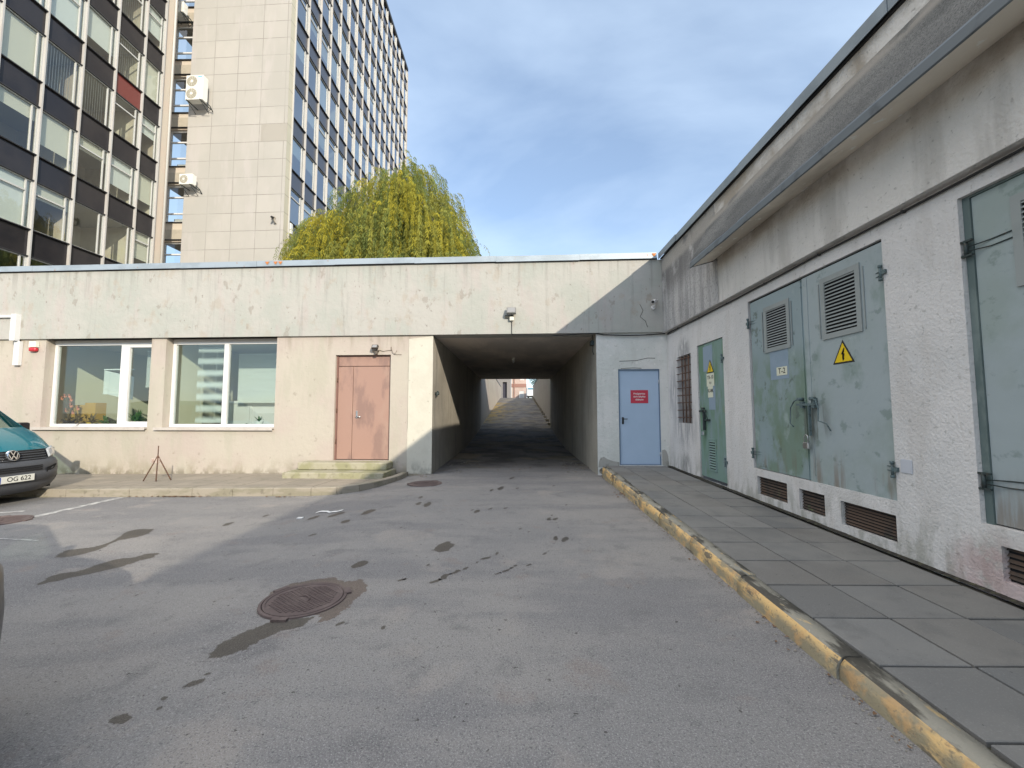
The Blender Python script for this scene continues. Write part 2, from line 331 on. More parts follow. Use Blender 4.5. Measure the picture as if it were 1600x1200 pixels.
M_PINKD = surf('salmon_frame_paint', (0.20, 0.11, 0.09), rough=0.6)
M_BLUED = surf('blue_door_paint', (0.399, 0.503, 0.641), [D(1.0, 0.4, 0.65, (0.362, 0.469, 0.594), 0.8)], rough=0.42)
M_GBLUE = surf('grey_blue_door_paint', (0.307, 0.357, 0.369), [
    D((1.2, 1.2, 1.2), 0.46, 0.64, (0.262, 0.316, 0.298), 0.8, seed=2, detail=8), D((2.6, 2.6, 1.6), 0.56, 0.68, (0.195, 0.256, 0.235), 0.7, seed=5, detail=9),
    D((5, 5, 6), 0.575, 0.66, (0.149, 0.202, 0.183), 0.6, seed=9, detail=9), D(26, .68, .72, (0.149, 0.175, 0.127), .5, seed=3), D((9, 9, 1.2), .42, .58, (0.095, 0.100, 0.082), .75, c=(3.53, 5.05, 1.38), r=.42, seed=51, detail=8), D((8, 8, .8), .48, .62, (0.170, 0.115, 0.078), .6, seed=53, detail=8, z0=1.1, z1=.65)], rough=0.5, bump=[(1.6, .45, .05), (7, .15, .01), (40, .12, .003)])
M_GGREEN = surf('green_patched_door_paint', (0.248, 0.311, 0.328), [
    D((1.4, 2.0, 1.0), 0.40, 0.56, (0.156, 0.222, 0.172), 0.92, seed=4, detail=8, z0=2.45, z1=1.9), D((2.6, 2.6, 1.4), 0.55, 0.68, (0.124, 0.158, 0.086), 0.6, seed=7, detail=9, z0=2.2, z1=1.4),
    D((3, 3, 3), 0.58, 0.70, (0.335, 0.399, 0.402), 0.6, seed=1, detail=9), D((9, 9, 1.2), .42, .58, (.09, .10, .085), .75, c=(3.53, 5.05, 1.38), r=.42, seed=51, detail=8), D((8, 8, .8), .48, .62, (.16, .115, .08), .6, seed=53, detail=8, z0=1.1, z1=.65), D((2.4, 2.4, 1.6), .49, .60, (.235, .30, .315), .8, seed=61, detail=9), D((6, 6, 6), .60, .66, (.09, .12, .10), .7, seed=63, detail=9)], rough=0.5, bump=[(1.6, .45, .05), (7, .15, .01)])
M_GREEN = surf('green_door_paint', (0.174, 0.263, 0.230), [
    D((3.0, 3.0, .9), 0.44, 0.60, (0.118, 0.207, 0.129), 0.85, seed=4, detail=8), D((5, 5, 1.2), 0.52, 0.66, (0.213, 0.274, 0.291), 0.8, seed=8, detail=8),
    D((4, 4, 2), 0.62, 0.70, (0.224, 0.213, 0.078), .5, seed=12, detail=9)], rough=0.55, bump=[(2.2, .25, .02)])
M_PATCHB = surf('blue_touch_up_paint', (0.235, 0.305, 0.375), [D(3, .5, .68, (.20, .27, .33), .6)], rough=0.5)
M_DRIRON = surf('dark_iron', (0.045, 0.06, 0.06), [D(30, .55, .66, (.12, .08, .05), .6)], rough=0.55, metal=0.3)
M_GIRON = surf('painted_iron', (0.10, 0.14, 0.145), [D(20, .5, .65, (.05, .06, .055), .7)], rough=0.55)
M_STEEL = surf('steel', (0.5, 0.5, 0.5), rough=0.3, metal=0.9)
M_RUST = surf('rusty_steel', (0.10, 0.06, 0.045), [D(25, .45, .62, (.19, .105, .065), .7)], rough=0.85, bump=[(80, .5, .004)])
M_VENTR = surf('rusty_louvre', (0.083, 0.056, 0.041), [D((6, 6, 2), .46, .6, (0.041, 0.038, 0.034), .8), D(5, .62, .68, (0.090, 0.120, 0.060), .6, seed=3), D(13, .64, .7, (0.225, 0.195, 0.150), .6, seed=5)], rough=0.8)
M_LOUV = surf('grey_louvre', (0.27, 0.295, 0.29), [D(3, .5, .65, (.22, .245, .24), .6)], rough=0.5)
M_DARK = surf('dark_void', (0.012, 0.012, 0.013), rough=0.9)
M_WPVC = surf('white_pvc', (0.66, 0.66, 0.655), rough=0.35)
M_SILL = surf('sill_metal', (0.50, 0.46, 0.42), [D(4, .5, .65, (.42, .37, .33), .6)], rough=0.5)
M_GLASS = glass('window_glass', (0.90, 0.94, 0.92), refl=0.035)
M_TGLASS = glass('tower_glass', (0.80, 0.84, 0.82), refl=0.05)
M_TGLASS2 = glass('reflective_tower_glass', (0.50, 0.58, 0.62), refl=0.30)
M_CARGL = glass('vehicle_glass', (0.50, 0.60, 0.56), refl=0.03)
M_ROOMW = surf('room_wall', (0.66, 0.64, 0.50), rough=0.9)
M_ROOMF = surf('room_floor', (0.30, 0.24, 0.17), rough=0.7)
M_ROOMC = surf('room_ceiling', (0.55, 0.54, 0.48), rough=0.9)
M_BLIND = surf('blind_slat', (0.62, 0.66, 0.64), rough=0.5)
M_ROLLER = surf('roller_blind', (0.62, 0.60, 0.50), rough=0.9)
M_ROLLER2 = surf('pale_roller_blind', (0.66, 0.68, 0.64), rough=0.9)
M_TAUPE = surf('taupe_room', (0.30, 0.26, 0.22), rough=0.9)
M_STONE = surf('stone_cladding', (0.435, 0.417, 0.387), [D((0.330, 0.346, 0.193), 0.42, 0.64, (0.389, 0.377, 0.348), 0.8), D((1.2, 1.2, .3), 0.52, 0.7, (0.462, 0.435, 0.417), 0.7, seed=4), D((3, 3, .3), 0.6, .75, (0.330, 0.317, 0.286), .5, seed=7)],
    rough=0.8, brick=('X', 'Z', 1.62, 1.17, 0.3, 0.0, 0.018, (0.245, 0.228, 0.208), 0.035, 0.0))
M_STONE2 = surf('stone_return', (0.50, 0.47, 0.37), [D((0.5, 0.5, .25), 0.42, 0.64, (0.45, 0.43, 0.34), 0.8)], rough=0.8, brick=('Y', 'Z', 1.62, 1.17, 0.3, 0.0, 0.018, (0.30, 0.27, 0.22), 0.03, 0.0))
M_SPAN = surf('dark_spandrel_glass', (0.022, 0.021, 0.025), [D(.6, .4, .6, (.034, .031, .033), .8)], rough=0.15, spec=0.3)
M_SPANR = surf('maroon_spandrel_glass', (0.16, 0.035, 0.03), rough=0.2, spec=0.5)
M_SPAND = surf('slate_spandrel_glass', (0.060, 0.066, 0.085), rough=0.22, spec=0.5)
M_MULL = surf('aluminium_mullion', (0.47, 0.465, 0.45), [D((2, 2, .5), .45, .62, (.44, .41, .38), .7)], rough=0.5)
M_SASH = surf('pale_sash', (0.50, 0.50, 0.48), rough=0.5)
M_FLASHD = surf('dark_flashing', (0.03, 0.03, 0.032), rough=0.5)
M_PINKPL = surf('pink_plaster', (0.54, 0.48, 0.40), [D(1.2, .45, .62, (.57, .47, .39), .7)], bump=[(20, .3, .01)])
M_ACW = surf('white_enamel', (0.72, 0.72, 0.68), [D(3, .55, .7, (.62, .60, .52), .5)], rough=0.4)
M_ACG = surf('fan_grille_paint', (0.36, 0.34, 0.28), rough=0.6)
M_CREAMPL = surf('cream_plastic', (0.72, 0.70, 0.60), rough=0.4)
M_REDPL = surf('red_plastic', (0.48, 0.03, 0.04), rough=0.35)
M_SIGNR = surf('red_sign', (0.50, 0.045, 0.075), rough=0.4)
M_SIGNY = surf('yellow_sign', (0.72, 0.50, 0.01), rough=0.4)
M_SIGNK = surf('black_print', (0.018, 0.018, 0.018), rough=0.5)
M_SIGNW = surf('white_print', (0.75, 0.75, 0.73), rough=0.5)
M_SIGNC = surf('cream_sign', (0.62, 0.62, 0.49), rough=0.5)
M_CABLE = surf('black_cable', (0.03, 0.03, 0.03), rough=0.6)
M_IRONC = surf('cast_iron_cover', (0.115, 0.085, 0.08), [D(6, .45, .62, (.15, .115, .105), .8), D(40, .55, .66, (.075, .06, .055), .6)], rough=0.75, bump=[(50, .3, .004)])
M_TEAL = surf('teal_paint', (0.002, 0.165, 0.215), rough=0.32, metal=0.25, coat=0.8, spec=0.5)
M_BUMP = surf('grey_bumper_plastic', (0.068, 0.072, 0.082), [D(40, .5, .65, (.085, .088, .095), .5)], rough=0.5)
M_TYRE = surf('tyre_rubber', (0.018, 0.018, 0.019), rough=0.85)
M_RIM = surf('wheel_rim', (0.35, 0.36, 0.37), rough=0.4, metal=0.6)
M_CHROME = surf('chrome', (0.75, 0.76, 0.78), rough=0.18, metal=0.95)
M_LAMP = surf('headlamp_lens', (0.55, 0.57, 0.58), rough=0.12, spec=0.8)
M_PLATE = surf('plate_white', (0.66, 0.66, 0.60), rough=0.4)
M_PLATEB = surf('plate_blue', (0.02, 0.06, 0.35), rough=0.4)
M_DCAR = surf('black_car_paint', (0.010, 0.007, 0.009), rough=0.35, coat=0.25, spec=0.25)
M_TERRA = surf('flower_petal', (0.50, 0.17, 0.10), rough=0.6)
M_LEAF = surf('house_plant_leaf', (0.06, 0.13, 0.025), rough=0.5)
M_LEAFB = surf('brown_green_leaf', (0.17, 0.12, 0.05), rough=0.6)
M_POTY = surf('yellow_pot', (0.62, 0.42, 0.04), rough=0.4)
M_POTD = surf('dark_pot', (0.03, 0.025, 0.03), rough=0.5)
M_POTW = surf('white_pot', (0.72, 0.74, 0.70), rough=0.4)
M_WOOD = surf('yellow_cabinet', (0.50, 0.31, 0.07), rough=0.5)
M_BARK = surf('willow_bark', (0.10, 0.08, 0.055), [D((8, 8, 2), .45, .6, (.06, .05, .035), .8)], bump=[(20, .8, .03)])

def foliage(name, attr='var'):
    m = bpy.data.materials.new(name); m.use_nodes = True; nt = m.node_tree; nt.nodes.clear(); L = nt.links.new
    o = nt.nodes.new('ShaderNodeOutputMaterial'); a = nt.nodes.new('ShaderNodeVertexColor'); a.layer_name = attr
    d = nt.nodes.new('ShaderNodeBsdfDiffuse'); t = nt.nodes.new('ShaderNodeBsdfTranslucent'); x = nt.nodes.new('ShaderNodeMixShader'); x.inputs[0].default_value = 0.35
    L(a.outputs[0], d.inputs[0]); L(a.outputs[0], t.inputs[0]); L(d.outputs[0], x.inputs[1]); L(t.outputs[0], x.inputs[2]); L(x.outputs[0], o.inputs[0])
    return m
M_WILLOW = foliage('willow_leaves')

def text(name, body, size, F, s, d, z, mat, parent, align='CENTER', rotz=None, bold=0.0, xs=1.0):
    """flat lettering on a wall frame, facing out of the wall (towards -d)"""
    cu = bpy.data.curves.new(name, 'FONT'); cu.body = body; cu.size = size; cu.align_x = align; cu.align_y = 'CENTER'; cu.extrude = 0.0006; cu.offset = bold
    cu.space_line = 0.95
    t = bpy.data.objects.new('tmp', cu); COL.objects.link(t)
    dg = bpy.context.evaluated_depsgraph_get(); me = bpy.data.meshes.new_from_object(t.evaluated_get(dg))
    bpy.data.objects.remove(t); bpy.data.curves.remove(cu)
    bm = bmesh.new(); bm.from_mesh(me); bpy.data.meshes.remove(me)
    sg = 1.0 if F.s.cross(Vector((0, 0, 1))).dot(F.d) < 0 else -1.0   # reading direction as seen from outside
    for v in bm.verts: v.co = F.P(s+sg*v.co.x*xs, d-v.co.z, z+v.co.y)
    return obj(name, bm, mat, parent)

# ================================================================== GROUND
def sm(t): t = max(0.0, min(1.0, t)); return t*t*(3-2*t)
def gh0(x, y):
    h = -0.12*sm((-1.5-x)/2.3)
    return h
GS = 0.5
def gh(x, y):
    """height of the faceted ground sheet at a point"""
    i, j = math.floor((x+30)/GS), math.floor((y+16)/GS); fx_, fy_ = (x+30)/GS-i, (y+16)/GS-j
    c = [gh0(-30+GS*(i+a), -16+GS*(j+b)) for b in (0, 1) for a in (0, 1)]
    return (c[0]*(1-fx_)+c[1]*fx_)*(1-fy_)+(c[2]*(1-fx_)+c[3]*fx_)*fy_
bm = bmesh.new(); WL = bm.verts.layers.float.new('wet')
xs = [-30+0.5*i for i in range(0, 69)]; ys = [-16+0.5*i for i in range(0, 66)]
xs = [x for x in xs if x < 3.9]
grid = {}
for i, x in enumerate(xs):
    for j, y in enumerate(ys): grid[i, j] = bm.verts.new((x, y, gh0(x, y)))
for i in range(len(xs)-1):
    for j in range(len(ys)-1):
        f = bm.faces.new((grid[i, j], grid[i+1, j], grid[i+1, j+1], grid[i, j+1])); f.smooth = True
def gnd(px, py):
    p = onZ(px, py, 0.0)
    for _ in range(3): p = onZ(px, py, gh(p.x, p.y))
    return p
wl = WL
def sdist(p, poly):
    """signed distance to an outline on the ground, positive inside"""
    ins = False; dm = 9.0; n = len(poly)
    for i in range(n):
        a, b = poly[i], poly[(i+1) % n]; ab = (b[0]-a[0], b[1]-a[1]); ap = (p[0]-a[0], p[1]-a[1]); l2 = ab[0]**2+ab[1]**2
        t = max(0, min(1, (ap[0]*ab[0]+ap[1]*ab[1])/l2)) if l2 > 1e-12 else 0
        dm = min(dm, math.hypot(ap[0]-ab[0]*t, ap[1]-ab[1]*t))
        if (a[1] > p[1]) != (b[1] > p[1]) and p[0] < (b[0]-a[0])*(p[1]-a[1])/(b[1]-a[1])+a[0]: ins = not ins
    return dm if ins else -dm
def patch(pts, mi, lift=0.001):
    """feathered stain on the ground following an irregular outline"""
    poly = [(p.x, p.y) for p in pts]; xs_ = [p[0] for p in poly]; ys_ = [p[1] for p in poly]
    size = min(max(xs_)-min(xs_), max(ys_)-min(ys_)); fe = min(.035, max(.010, size*.16)); st = max(.012, min(.03, size/7)); mg = fe*1.8
    nx = int((max(xs_)-min(xs_)+2*mg)/st)+2; ny = int((max(ys_)-min(ys_)+2*mg)/st)+2; V = {}
    for i in range(nx):
        for j in range(ny):
            x, y = min(xs_)-mg+i*st, min(ys_)-mg+j*st
            d_ = sdist((x+.014*noise.noise(Vector((x*12, y*12, 1))), y+.014*noise.noise(Vector((x*12, y*12, 5)))), poly)
            if d_ > -mg: V[i, j] = (bm.verts.new((x, y, gh(x, y)+lift)), max(0, min(1, .5+d_/(2*fe))))
    for (i, j), (v, w) in V.items():
        q = [V.get(k) for k in ((i, j), (i+1, j), (i+1, j+1), (i, j+1))]
        if all(q):
            f = bm.faces.new([k[0] for k in q]); f.smooth = True
            for k in q: k[0][wl] = k[1]
    for v, w in V.values():
        if not v.link_faces: bm.verts.remove(v)
def setmi(n0, mi):
    bm.faces.ensure_lookup_table()
    for f in bm.faces[n0:]: f.material_index = mi
def outline(pxs, mi, lift=0.001):
    n0 = len(bm.faces); patch([gnd(*p) for p in pxs], mi, lift); setmi(n0, mi)
def blob(px, py, w, h, mi=1, tilt=-0.3, lift=0.001):
    pts = []
    for k in range(14):
        a = k*2*math.pi/14; r = 1+0.35*noise.noise(Vector((px+math.cos(a)*1.3, py+math.sin(a)*1.3, 1)))
        x, y = math.cos(a)*w/2*r, math.sin(a)*h/2*r
        pts.append((px+x, py+y+x*tilt))
    outline(pts, mi, lift)
outline([(85,871),(100,860),(150,854),(175,846),(182,842),(195,832),(215,827),(241,826.5),(232,834),(212,840),(185,844),(160,857),(130,866),(105,871)], 1)
outline([(55,916),(70,905),(92,896),(127,892),(152,882),(180,874),(212,871),(225,866),(249,864),(240,871),(215,877),(185,887),(150,895),(120,901),(95,907),(75,911)], 1)
outline([(404,944),(412,958),(440,968),(478,972),(505,972),(528,962),(550,944),(562,930),(574,922),(576,912),(562,906),(540,909),(520,902),(490,905),(455,912),(425,925)], 2, 0.0008)
outline([(326.5,1027),(337.5,1010),(372,992.5),(415.6,974),(450,968),(490,965),(476,978),(434,988),(400,1005),(375,1017.5),(344,1028)], 1, 0.0016)
for b in [(562,882,25,10),(575,800,22,6),(539,815,15,4.5),(525,804,26,4),(490,809,20,3.5),(356,819,18,3.5),(415,806,12,2.5),(488,836,14,2.5),
          (694,855,32,14),(680,909,16,6),(695,901,15,7),(712,894,16,4.5),(728,888,9,3.5),(760,872,16,3),(777,865,7,2.5),(744,879,5,2),
          (776,897,9,2),(790,892,15,3),(800,887,6,2),(806,884,5,2.5),(827,883,9,2.5),(851,865,7,3),(857,861,4,1.5),(883,843,11,8),(868,841,8,6),
          (858,811,7,4.5),(868,811,8,4),(862,805,4,2),(745,799,9,5),(738,797,5,2),(766,795,8,2),(790,794,7,2),(782,763,10,5),(768,766,6,3),
          (668,788,12,7),(654,787,9,4),(657,777,7,3.5),(800,747,9,2.5),(808,763,5,2),(813,826,6,2),(826,831,5,2),(885,789,4,2),(865,759,4,1.5),
          (188,1124,34,16),(306,1067,24,8),(324,1054,15,5),(291,1072,5,3),(256,1091,11,5),(250,1106,11,4.5),(531,975,18,5),(599,981,8,6),
          (627,906,12,3),(634,905,7,2),(669,883,6,3),(685,874,4,1.5),(627,824,5,2),(335,940,4,2),(75,1031,6,3),(700,1010,4,2.5)]:
    blob(*b)
n0 = len(bm.faces)
def line(a, b, w):
    A, B = gnd(*a), gnd(*b); t = (B-A); n = max(2, int(t.length/0.4)); sd = Vector((-t.y, t.x, 0)).normalized()*w/2
    for k in range(n):
        P, Q = A.lerp(B, k/n), A.lerp(B, (k+1)/n)
        face(bm, [Vector((v.x, v.y, gh(v.x, v.y)+0.004)) for v in (P-sd, Q-sd, Q+sd, P+sd)])
line((190,777.5),(50,808.5),0.13); line((38,799),(-60,805),0.10); line((-40,840),(60,845),0.03)
setmi(n0, 3)
# low fold of old paint and the joint strip at the passage mouth
n0 = len(bm.faces)
for (x0, x1, y, w) in ((-2.0, 1.95, 9.55, 0.03), (-2.1, 1.95, 10.35, 0.02)):
    pts = [Vector((x0+(x1-x0)*k/30, y+0.03*noise.noise(Vector((k*.4, y, 0))), 0)) for k in range(31)]
    for a, b in zip(pts, pts[1:]):
        face(bm, [(a.x, a.y, gh(a.x, a.y)+.004), (b.x, b.y, gh(b.x, b.y)+.004), (b.x, b.y+w, gh(b.x, b.y)+.004), (a.x, a.y+w, gh(a.x, a.y)+.004)])
setmi(n0, 1)
g = obj('yard_asphalt', bm, [M_ASPH, M_WET, M_MUD, M_WHITE_LINE], recalc=False); struct(g)

bm = bmesh.new()
face(bm, [(-600, -600, -0.35), (600, -600, -0.35), (600, 900, -0.35), (-600, 900, -0.35)])
struct(obj('ground', bm, M_OLDASPH))

# ramp beyond the passage and the upper street
bm = bmesh.new()
prof = [(9.9, -0.035), (11.2, -0.004), (14, 0.012), (16.5, 0.05), (19, 0.2), (23.4, 0.57), (28, 1.03), (36, 1.80), (44, 2.56), (50, 3.1), (53, 3.28), (56, 3.3), (60, 3.3)]
for (y0, z0), (y1, z1) in zip(prof, prof[1:]):
    for k in range(8):
        xa, xb = -2.2+k*0.525, -2.2+(k+1)*0.525
        face(bm, [(xa, y0, z0+.012), (xb, y0, z0+.012), (xb, y1, z1+.012), (xa, y1, z1+.012)])
bmesh.ops.remove_doubles(bm, verts=bm.verts, dist=0.001)
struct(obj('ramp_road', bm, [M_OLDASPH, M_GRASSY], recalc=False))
bm = bmesh.new()
box(bm, WORLD, -60, 60, 60, 160, 2.0, 3.315)
struct(obj('upper_street', bm, M_OLDASPH))

# ------------------------------------------------------------------ right pavement and kerb
def zp(y): return min(0.222, 0.085+0.0145*y)
def kx(y): return 1.70+0.0235*y
bm = bmesh.new()
ys_ = [-12+0.5*k for k in range(0, 45)]
for a, b in zip(ys_, ys_[1:]):
    b = min(b, 9.75)
    if a >= b: continue
    face(bm, [(kx(a)+.05, a, zp(a)-.028), (3.56, a, zp(a)-.022), (3.56, b, zp(b)-.022), (kx(b)+.05, b, zp(b)-.028)])
struct(obj('pavement_bed', bm, M_JOINT, recalc=False))
bm = bmesh.new(); vl = bm.loops.layers.float_color.new('var')
rnd = random.Random(3)
rows = [3.31+0.5*k for k in range(-30, 13)]
for c in range(3):
    for r in rows:
        y0, y1 = r, min(r+0.5, 9.70)
        if y1-y0 < 0.1: continue
        x0, x1 = 1.92+0.5*c, 2.42+0.5*c
        if c == 0: x0 = max(x0, kx(y0)+0.13)
        gp = 0.008; t = bmesh.new()
        z = zp((y0+y1)/2)+rnd.uniform(-.002, .002); tx, ty = rnd.uniform(-.005, .005), rnd.uniform(-.005, .005)
        box(t, WORLD, x0+gp, x1-gp, y0+gp, y1-gp, z-.04, z)
        for v in t.verts: v.co.z += tx*(v.co.x-x0)+ty*(v.co.y-y0)+0.0145*(v.co.y-(y0+y1)/2)
        bmesh.ops.bevel(t, geom=[e for e in t.edges if all(v.co.z > z-.02 for v in e.verts)], offset=.004, segments=1, affect='EDGES')
        s = rnd.uniform(0.80, 1.14); w = rnd.uniform(-.006, .006)
        n0 = len(bm.faces); merge(bm, t); bm.faces.ensure_lookup_table()
        for f in bm.faces[n0:]:
            for l in f.loops: l[vl] = (0.165*s+w, 0.163*s, 0.156*s-w, 1)
struct(obj('pavement', bm, M_SLAB, recalc=False))

bm = bmesh.new()
y = -11.0; k = 0; rk = random.Random(5)
joints = [2.385-1.0*i for i in range(14, 0, -1)]+[2.385, 3.465, 4.46, 5.47, 6.45, 7.46, 8.44, 9.45]
for a, b in zip(joints, joints[1:]):
    n = 6; dz = rk.uniform(-.004, .004); dx = rk.uniform(-.008, .008)
    sec = [(0.0, -.30), (0.0, .055), (.010, .085), (.030, .110), (.052, .121), (.145, .120), (.145, -.1)]
    rings = []
    for i in range(n+1):
        yy = a+.004+(b-a-.008)*i/n; top = zp(yy)+.006+dz
        rings.append([bm.verts.new((kx(yy)+dx+u+.004*noise.noise(Vector((yy*3, w*9, 1))), yy, (top-.122+w if w > 0 else w)+.004*noise.noise(Vector((yy*4, u*9, 5))))) for u, w in sec])
    for i in range(n):
        for j in range(len(sec)-1):
            f = bm.faces.new((rings[i][j], rings[i][j+1], rings[i+1][j+1], rings[i+1][j])); f.material_index = 1 if j >= 3 else 0; f.smooth = True
    for rr in (rings[0], rings[-1]):
        f = bm.faces.new(rr); f.material_index = 1
struct(obj('yellow_kerb', bm, [M_YKERB, M_KTOP]))
bm = bmesh.new()
t = bmesh.new(); bmesh.ops.create_icosphere(t, subdivisions=3, radius=0.11)
for v in t.verts:
    v.co *= 1+0.35*noise.noise(v.co*14); v.co.z *= 0.75; v.co += Vector((1.99, 9.50, 0.13))
merge(bm, t)
tag(obj('kerb_rubble', bm, M_KTOP), 'broken whitish lump of concrete ending the yellow kerb by the passage', 'rubble')

# dirt and small weeds strip between slabs and right wall is the bed itself; moss fillet
bm = bmesh.new()
for i in range(150):
    yy = -1+i*0.072; h = .012+.018*abs(noise.noise(Vector((yy*2.3, 0, 0)))); w = .05+.03*noise.noise(Vector((yy*1.7, 3, 0)))
    if 8.05 > yy > 7.05: w += .04
    yb = yy+.075; z = zp(yy)
    face(bm, [(3.52-w, yy, z+.001), (3.525, yy, z+h), (3.525, yb, z+h), (3.52-w, yb, z+.001)])
struct(obj('wall_foot_dirt', bm, M_JOINT, recalc=False))

# ------------------------------------------------------------------ left pavement and kerb
kl = [(-22, 7.25), (-16, 7.5), (-12, 7.62), (-8.4, 7.70), (-6.1, 7.79), (-4.6, 7.84), (-3.9, 7.88), (-3.45, 7.97), (-3.1, 8.18), (-2.9, 8.5), (-2.75, 8.9), (-2.64, 9.35), (-2.60, 9.86)]
def wally(x): return FRONT.P((x-3.52)/math.cos(TH), 0, 0).y
def kz(i): return [.03]*9+[.04, .045, .05, .05] and (.03 if i < 9 else .03+.006*(i-8))
bm = bmesh.new()
for i, ((xa, ya), (xb, yb)) in enumerate(zip(kl, kl[1:])):
    za, zb = kz(i), kz(i+1)
    wa, wb = wally(xa)+.02, wally(xb)+.02
    wz = lambda x: -.095 if x < -12 else (-.095+.075*sm((x+12)/6.5))
    n = 5
    for k in range(n):
        t0, t1 = k/n, (k+1)/n
        face(bm, [(xa, ya+.1+(wa-ya-.1)*t0, za+(wz(xa)-za)*t0-.004), (xb, yb+.1+(wb-yb-.1)*t0, zb+(wz(xb)-zb)*t0-.004),
                  (xb, yb+.1+(wb-yb-.1)*t1, zb+(wz(xb)-zb)*t1-.004), (xa, ya+.1+(wa-ya-.1)*t1, za+(wz(xa)-za)*t1-.004)])
bmesh.ops.remove_doubles(bm, verts=bm.verts, dist=.001)
struct(obj('left_pavement', bm, M_LPAVE, recalc=False))
bm = bmesh.new()
dense = []
for (xa, ya), (xb, yb) in zip(kl, kl[1:]):
    L_ = math.hypot(xb-xa, yb-ya); n = max(1, round(L_/1.0))
    for k in range(n): dense.append((xa+(xb-xa)*k/n, ya+(yb-ya)*k/n, (len(dense))))
dense.append((*kl[-1], 99))
for (a, b) in zip(dense, dense[1:]):
    A, B = Vector(a[:2]), Vector(b[:2]); t = (B-A).normalized(); nrm = Vector((-t.y, t.x))
    A2, B2 = A+t*.004, B-t*.004
    za = .03 if a[0] < -3.1 else .045; zb = .03 if b[0] < -3.1 else .045
    c = []
    for P, z in ((A2, za), (B2, zb)):
        for off, zz in ((0, -.4), (0, z-.012), (.015, z), (.13, z), (.13, -.2)):
            q = P+nrm*off; c.append(bm.verts.new((q.x, q.y, zz)))
    for j in range(4): bm.faces.new((c[j], c[j+1], c[j+6], c[j+5]))
    bm.faces.new(c[:5]); bm.faces.new(c[5:])
struct(obj('left_kerb', bm, M_LKERB))

# ================================================================== FRONT BUILDING
fb = thing('single_storey_building', 'long low cream plastered building with a passage through it, two windows and a salmon door', 'building', tuple(FRONT.P(0, 0, 0)), -TH)
F = FRONT
def fs(px, py=600, d=0): return F.px(px, py, d)[0]
W1 = (fs(67.5), fs(233.5), 1.03, 3.33); W2 = (fs(256.5), fs(430.5), 1.03, 3.33)
SD = (-7.985, -6.605, 0.30, 2.86)
TLs, TRs = -5.564, -1.645
bm = bmesh.new()
wall(bm, F, -24, TLs, -.5, 3.33, [(*W1, .30), (*W2, .30), (*SD, .16)])
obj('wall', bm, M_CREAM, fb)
bm = bmesh.new()
GD = (-1.142, -.186, .235, 2.47)
wall(bm, F, TRs, 0.0, -.3, 3.33, [(*GD, .07)])
# flaked patch lower right and thin crack
obj('pier_wall', bm, M_GREYPL, fb)
bm = bmesh.new()
box(bm, F, -24, -.085, -.06, .42, 3.33, 5.07)
obj('fascia', bm, M_FASCIA, fb)
bm = bmesh.new()
s = -24.05
rs = random.Random(2)
while s < -.30:
    e = min(s+2.0, -.22); dz = rs.uniform(-.010, .010); dd = rs.uniform(-.006, .004)
    box(bm, F, s, e+.0, -.115+dd, -.108+dd, 5.085+dz, 5.225+dz)
    box(bm, F, s, e+.0, -.108+dd, .40, 5.215+dz, 5.224+dz)
    s = e+.003
obj('roof_flashing', bm, M_ZINC, fb)
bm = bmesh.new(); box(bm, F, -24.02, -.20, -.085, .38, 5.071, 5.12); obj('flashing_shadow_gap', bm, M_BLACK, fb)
M_ORUST = surf('orange_rust', (.50, .19, .06))
for px in (418, 431, 438.5, 1022):
    bm = bmesh.new(); s0 = fs(px, 409, -.115); face(bm, [F.P(s0-.055, -.128, 5.20), F.P(s0+.055, -.128, 5.20), F.P(s0+.01, -.128, 5.13), F.P(s0-.01, -.128, 5.13)])
    obj('rust_stain', bm, M_ORUST, fb, recalc=False)
bm = bmesh.new()
rp4 = [F.P(-24, .42, 0), F.P(-.1, .42, 0), Vector((3.38, 23.4, 0)), Vector((-20.6, 23.4, 0))]
for z in (4.95, 5.06): face(bm, [p+Vector((0, 0, z)) for p in rp4])
for i in range(4): face(bm, [rp4[i]+Vector((0, 0, 4.95)), rp4[(i+1) % 4]+Vector((0, 0, 4.95)), rp4[(i+1) % 4]+Vector((0, 0, 5.06)), rp4[i]+Vector((0, 0, 5.06))])
box(bm, WORLD, -20.6, -2.42, 23.2, 23.4, -.3, 4.95); box(bm, WORLD, 2.3, 3.4, 23.2, 23.4, -.3, 4.95)
box(bm, WORLD, -20.6, -20.4, 10.8, 23.2, -.3, 4.95)
box(bm, WORLD, -2.42, 2.3, 23.05, 23.41, 3.35, 4.95)
obj('roof', bm, M_ROOF, fb)
# passage
tlw = F.P(TLs, 0, 0); trw = F.P(TRs, 0, 0)
bm = bmesh.new()
for (x0, x1, yy) in ((tlw.x-.35, tlw.x, tlw.y+.002), (trw.x, trw.x+.35, trw.y+.02)):
    n = 14
    for k in range(n):
        ya, yb = yy+(23.4-yy)*k/n, yy+(23.4-yy)*(k+1)/n
        xi = x1 if x1 < 0 else x0
        face(bm, [(xi, ya, -.2), (xi, yb, -.2), (xi, yb, 3.332), (xi, ya, 3.332)])
    xo = x0 if x1 < 0 else x1
    face(bm, [(xo, yy+.05, -.2), (xo, 23.4, -.2), (xo, 23.4, 3.35), (xo, yy+.05, 3.35)])
    face(bm, [(x0, 23.4, -.2), (x1, 23.4, -.2), (x1, 23.4, 3.35), (x0, 23.4, 3.35)])
obj('passage_wall', bm, M_TUNNEL, fb, recalc=False)
bm = bmesh.new()
box(bm, WORLD, -2.45, 2.3, 10.33, 23.39, 3.333, 3.6)
obj('passage_ceiling', bm, M_CEIL, fb)

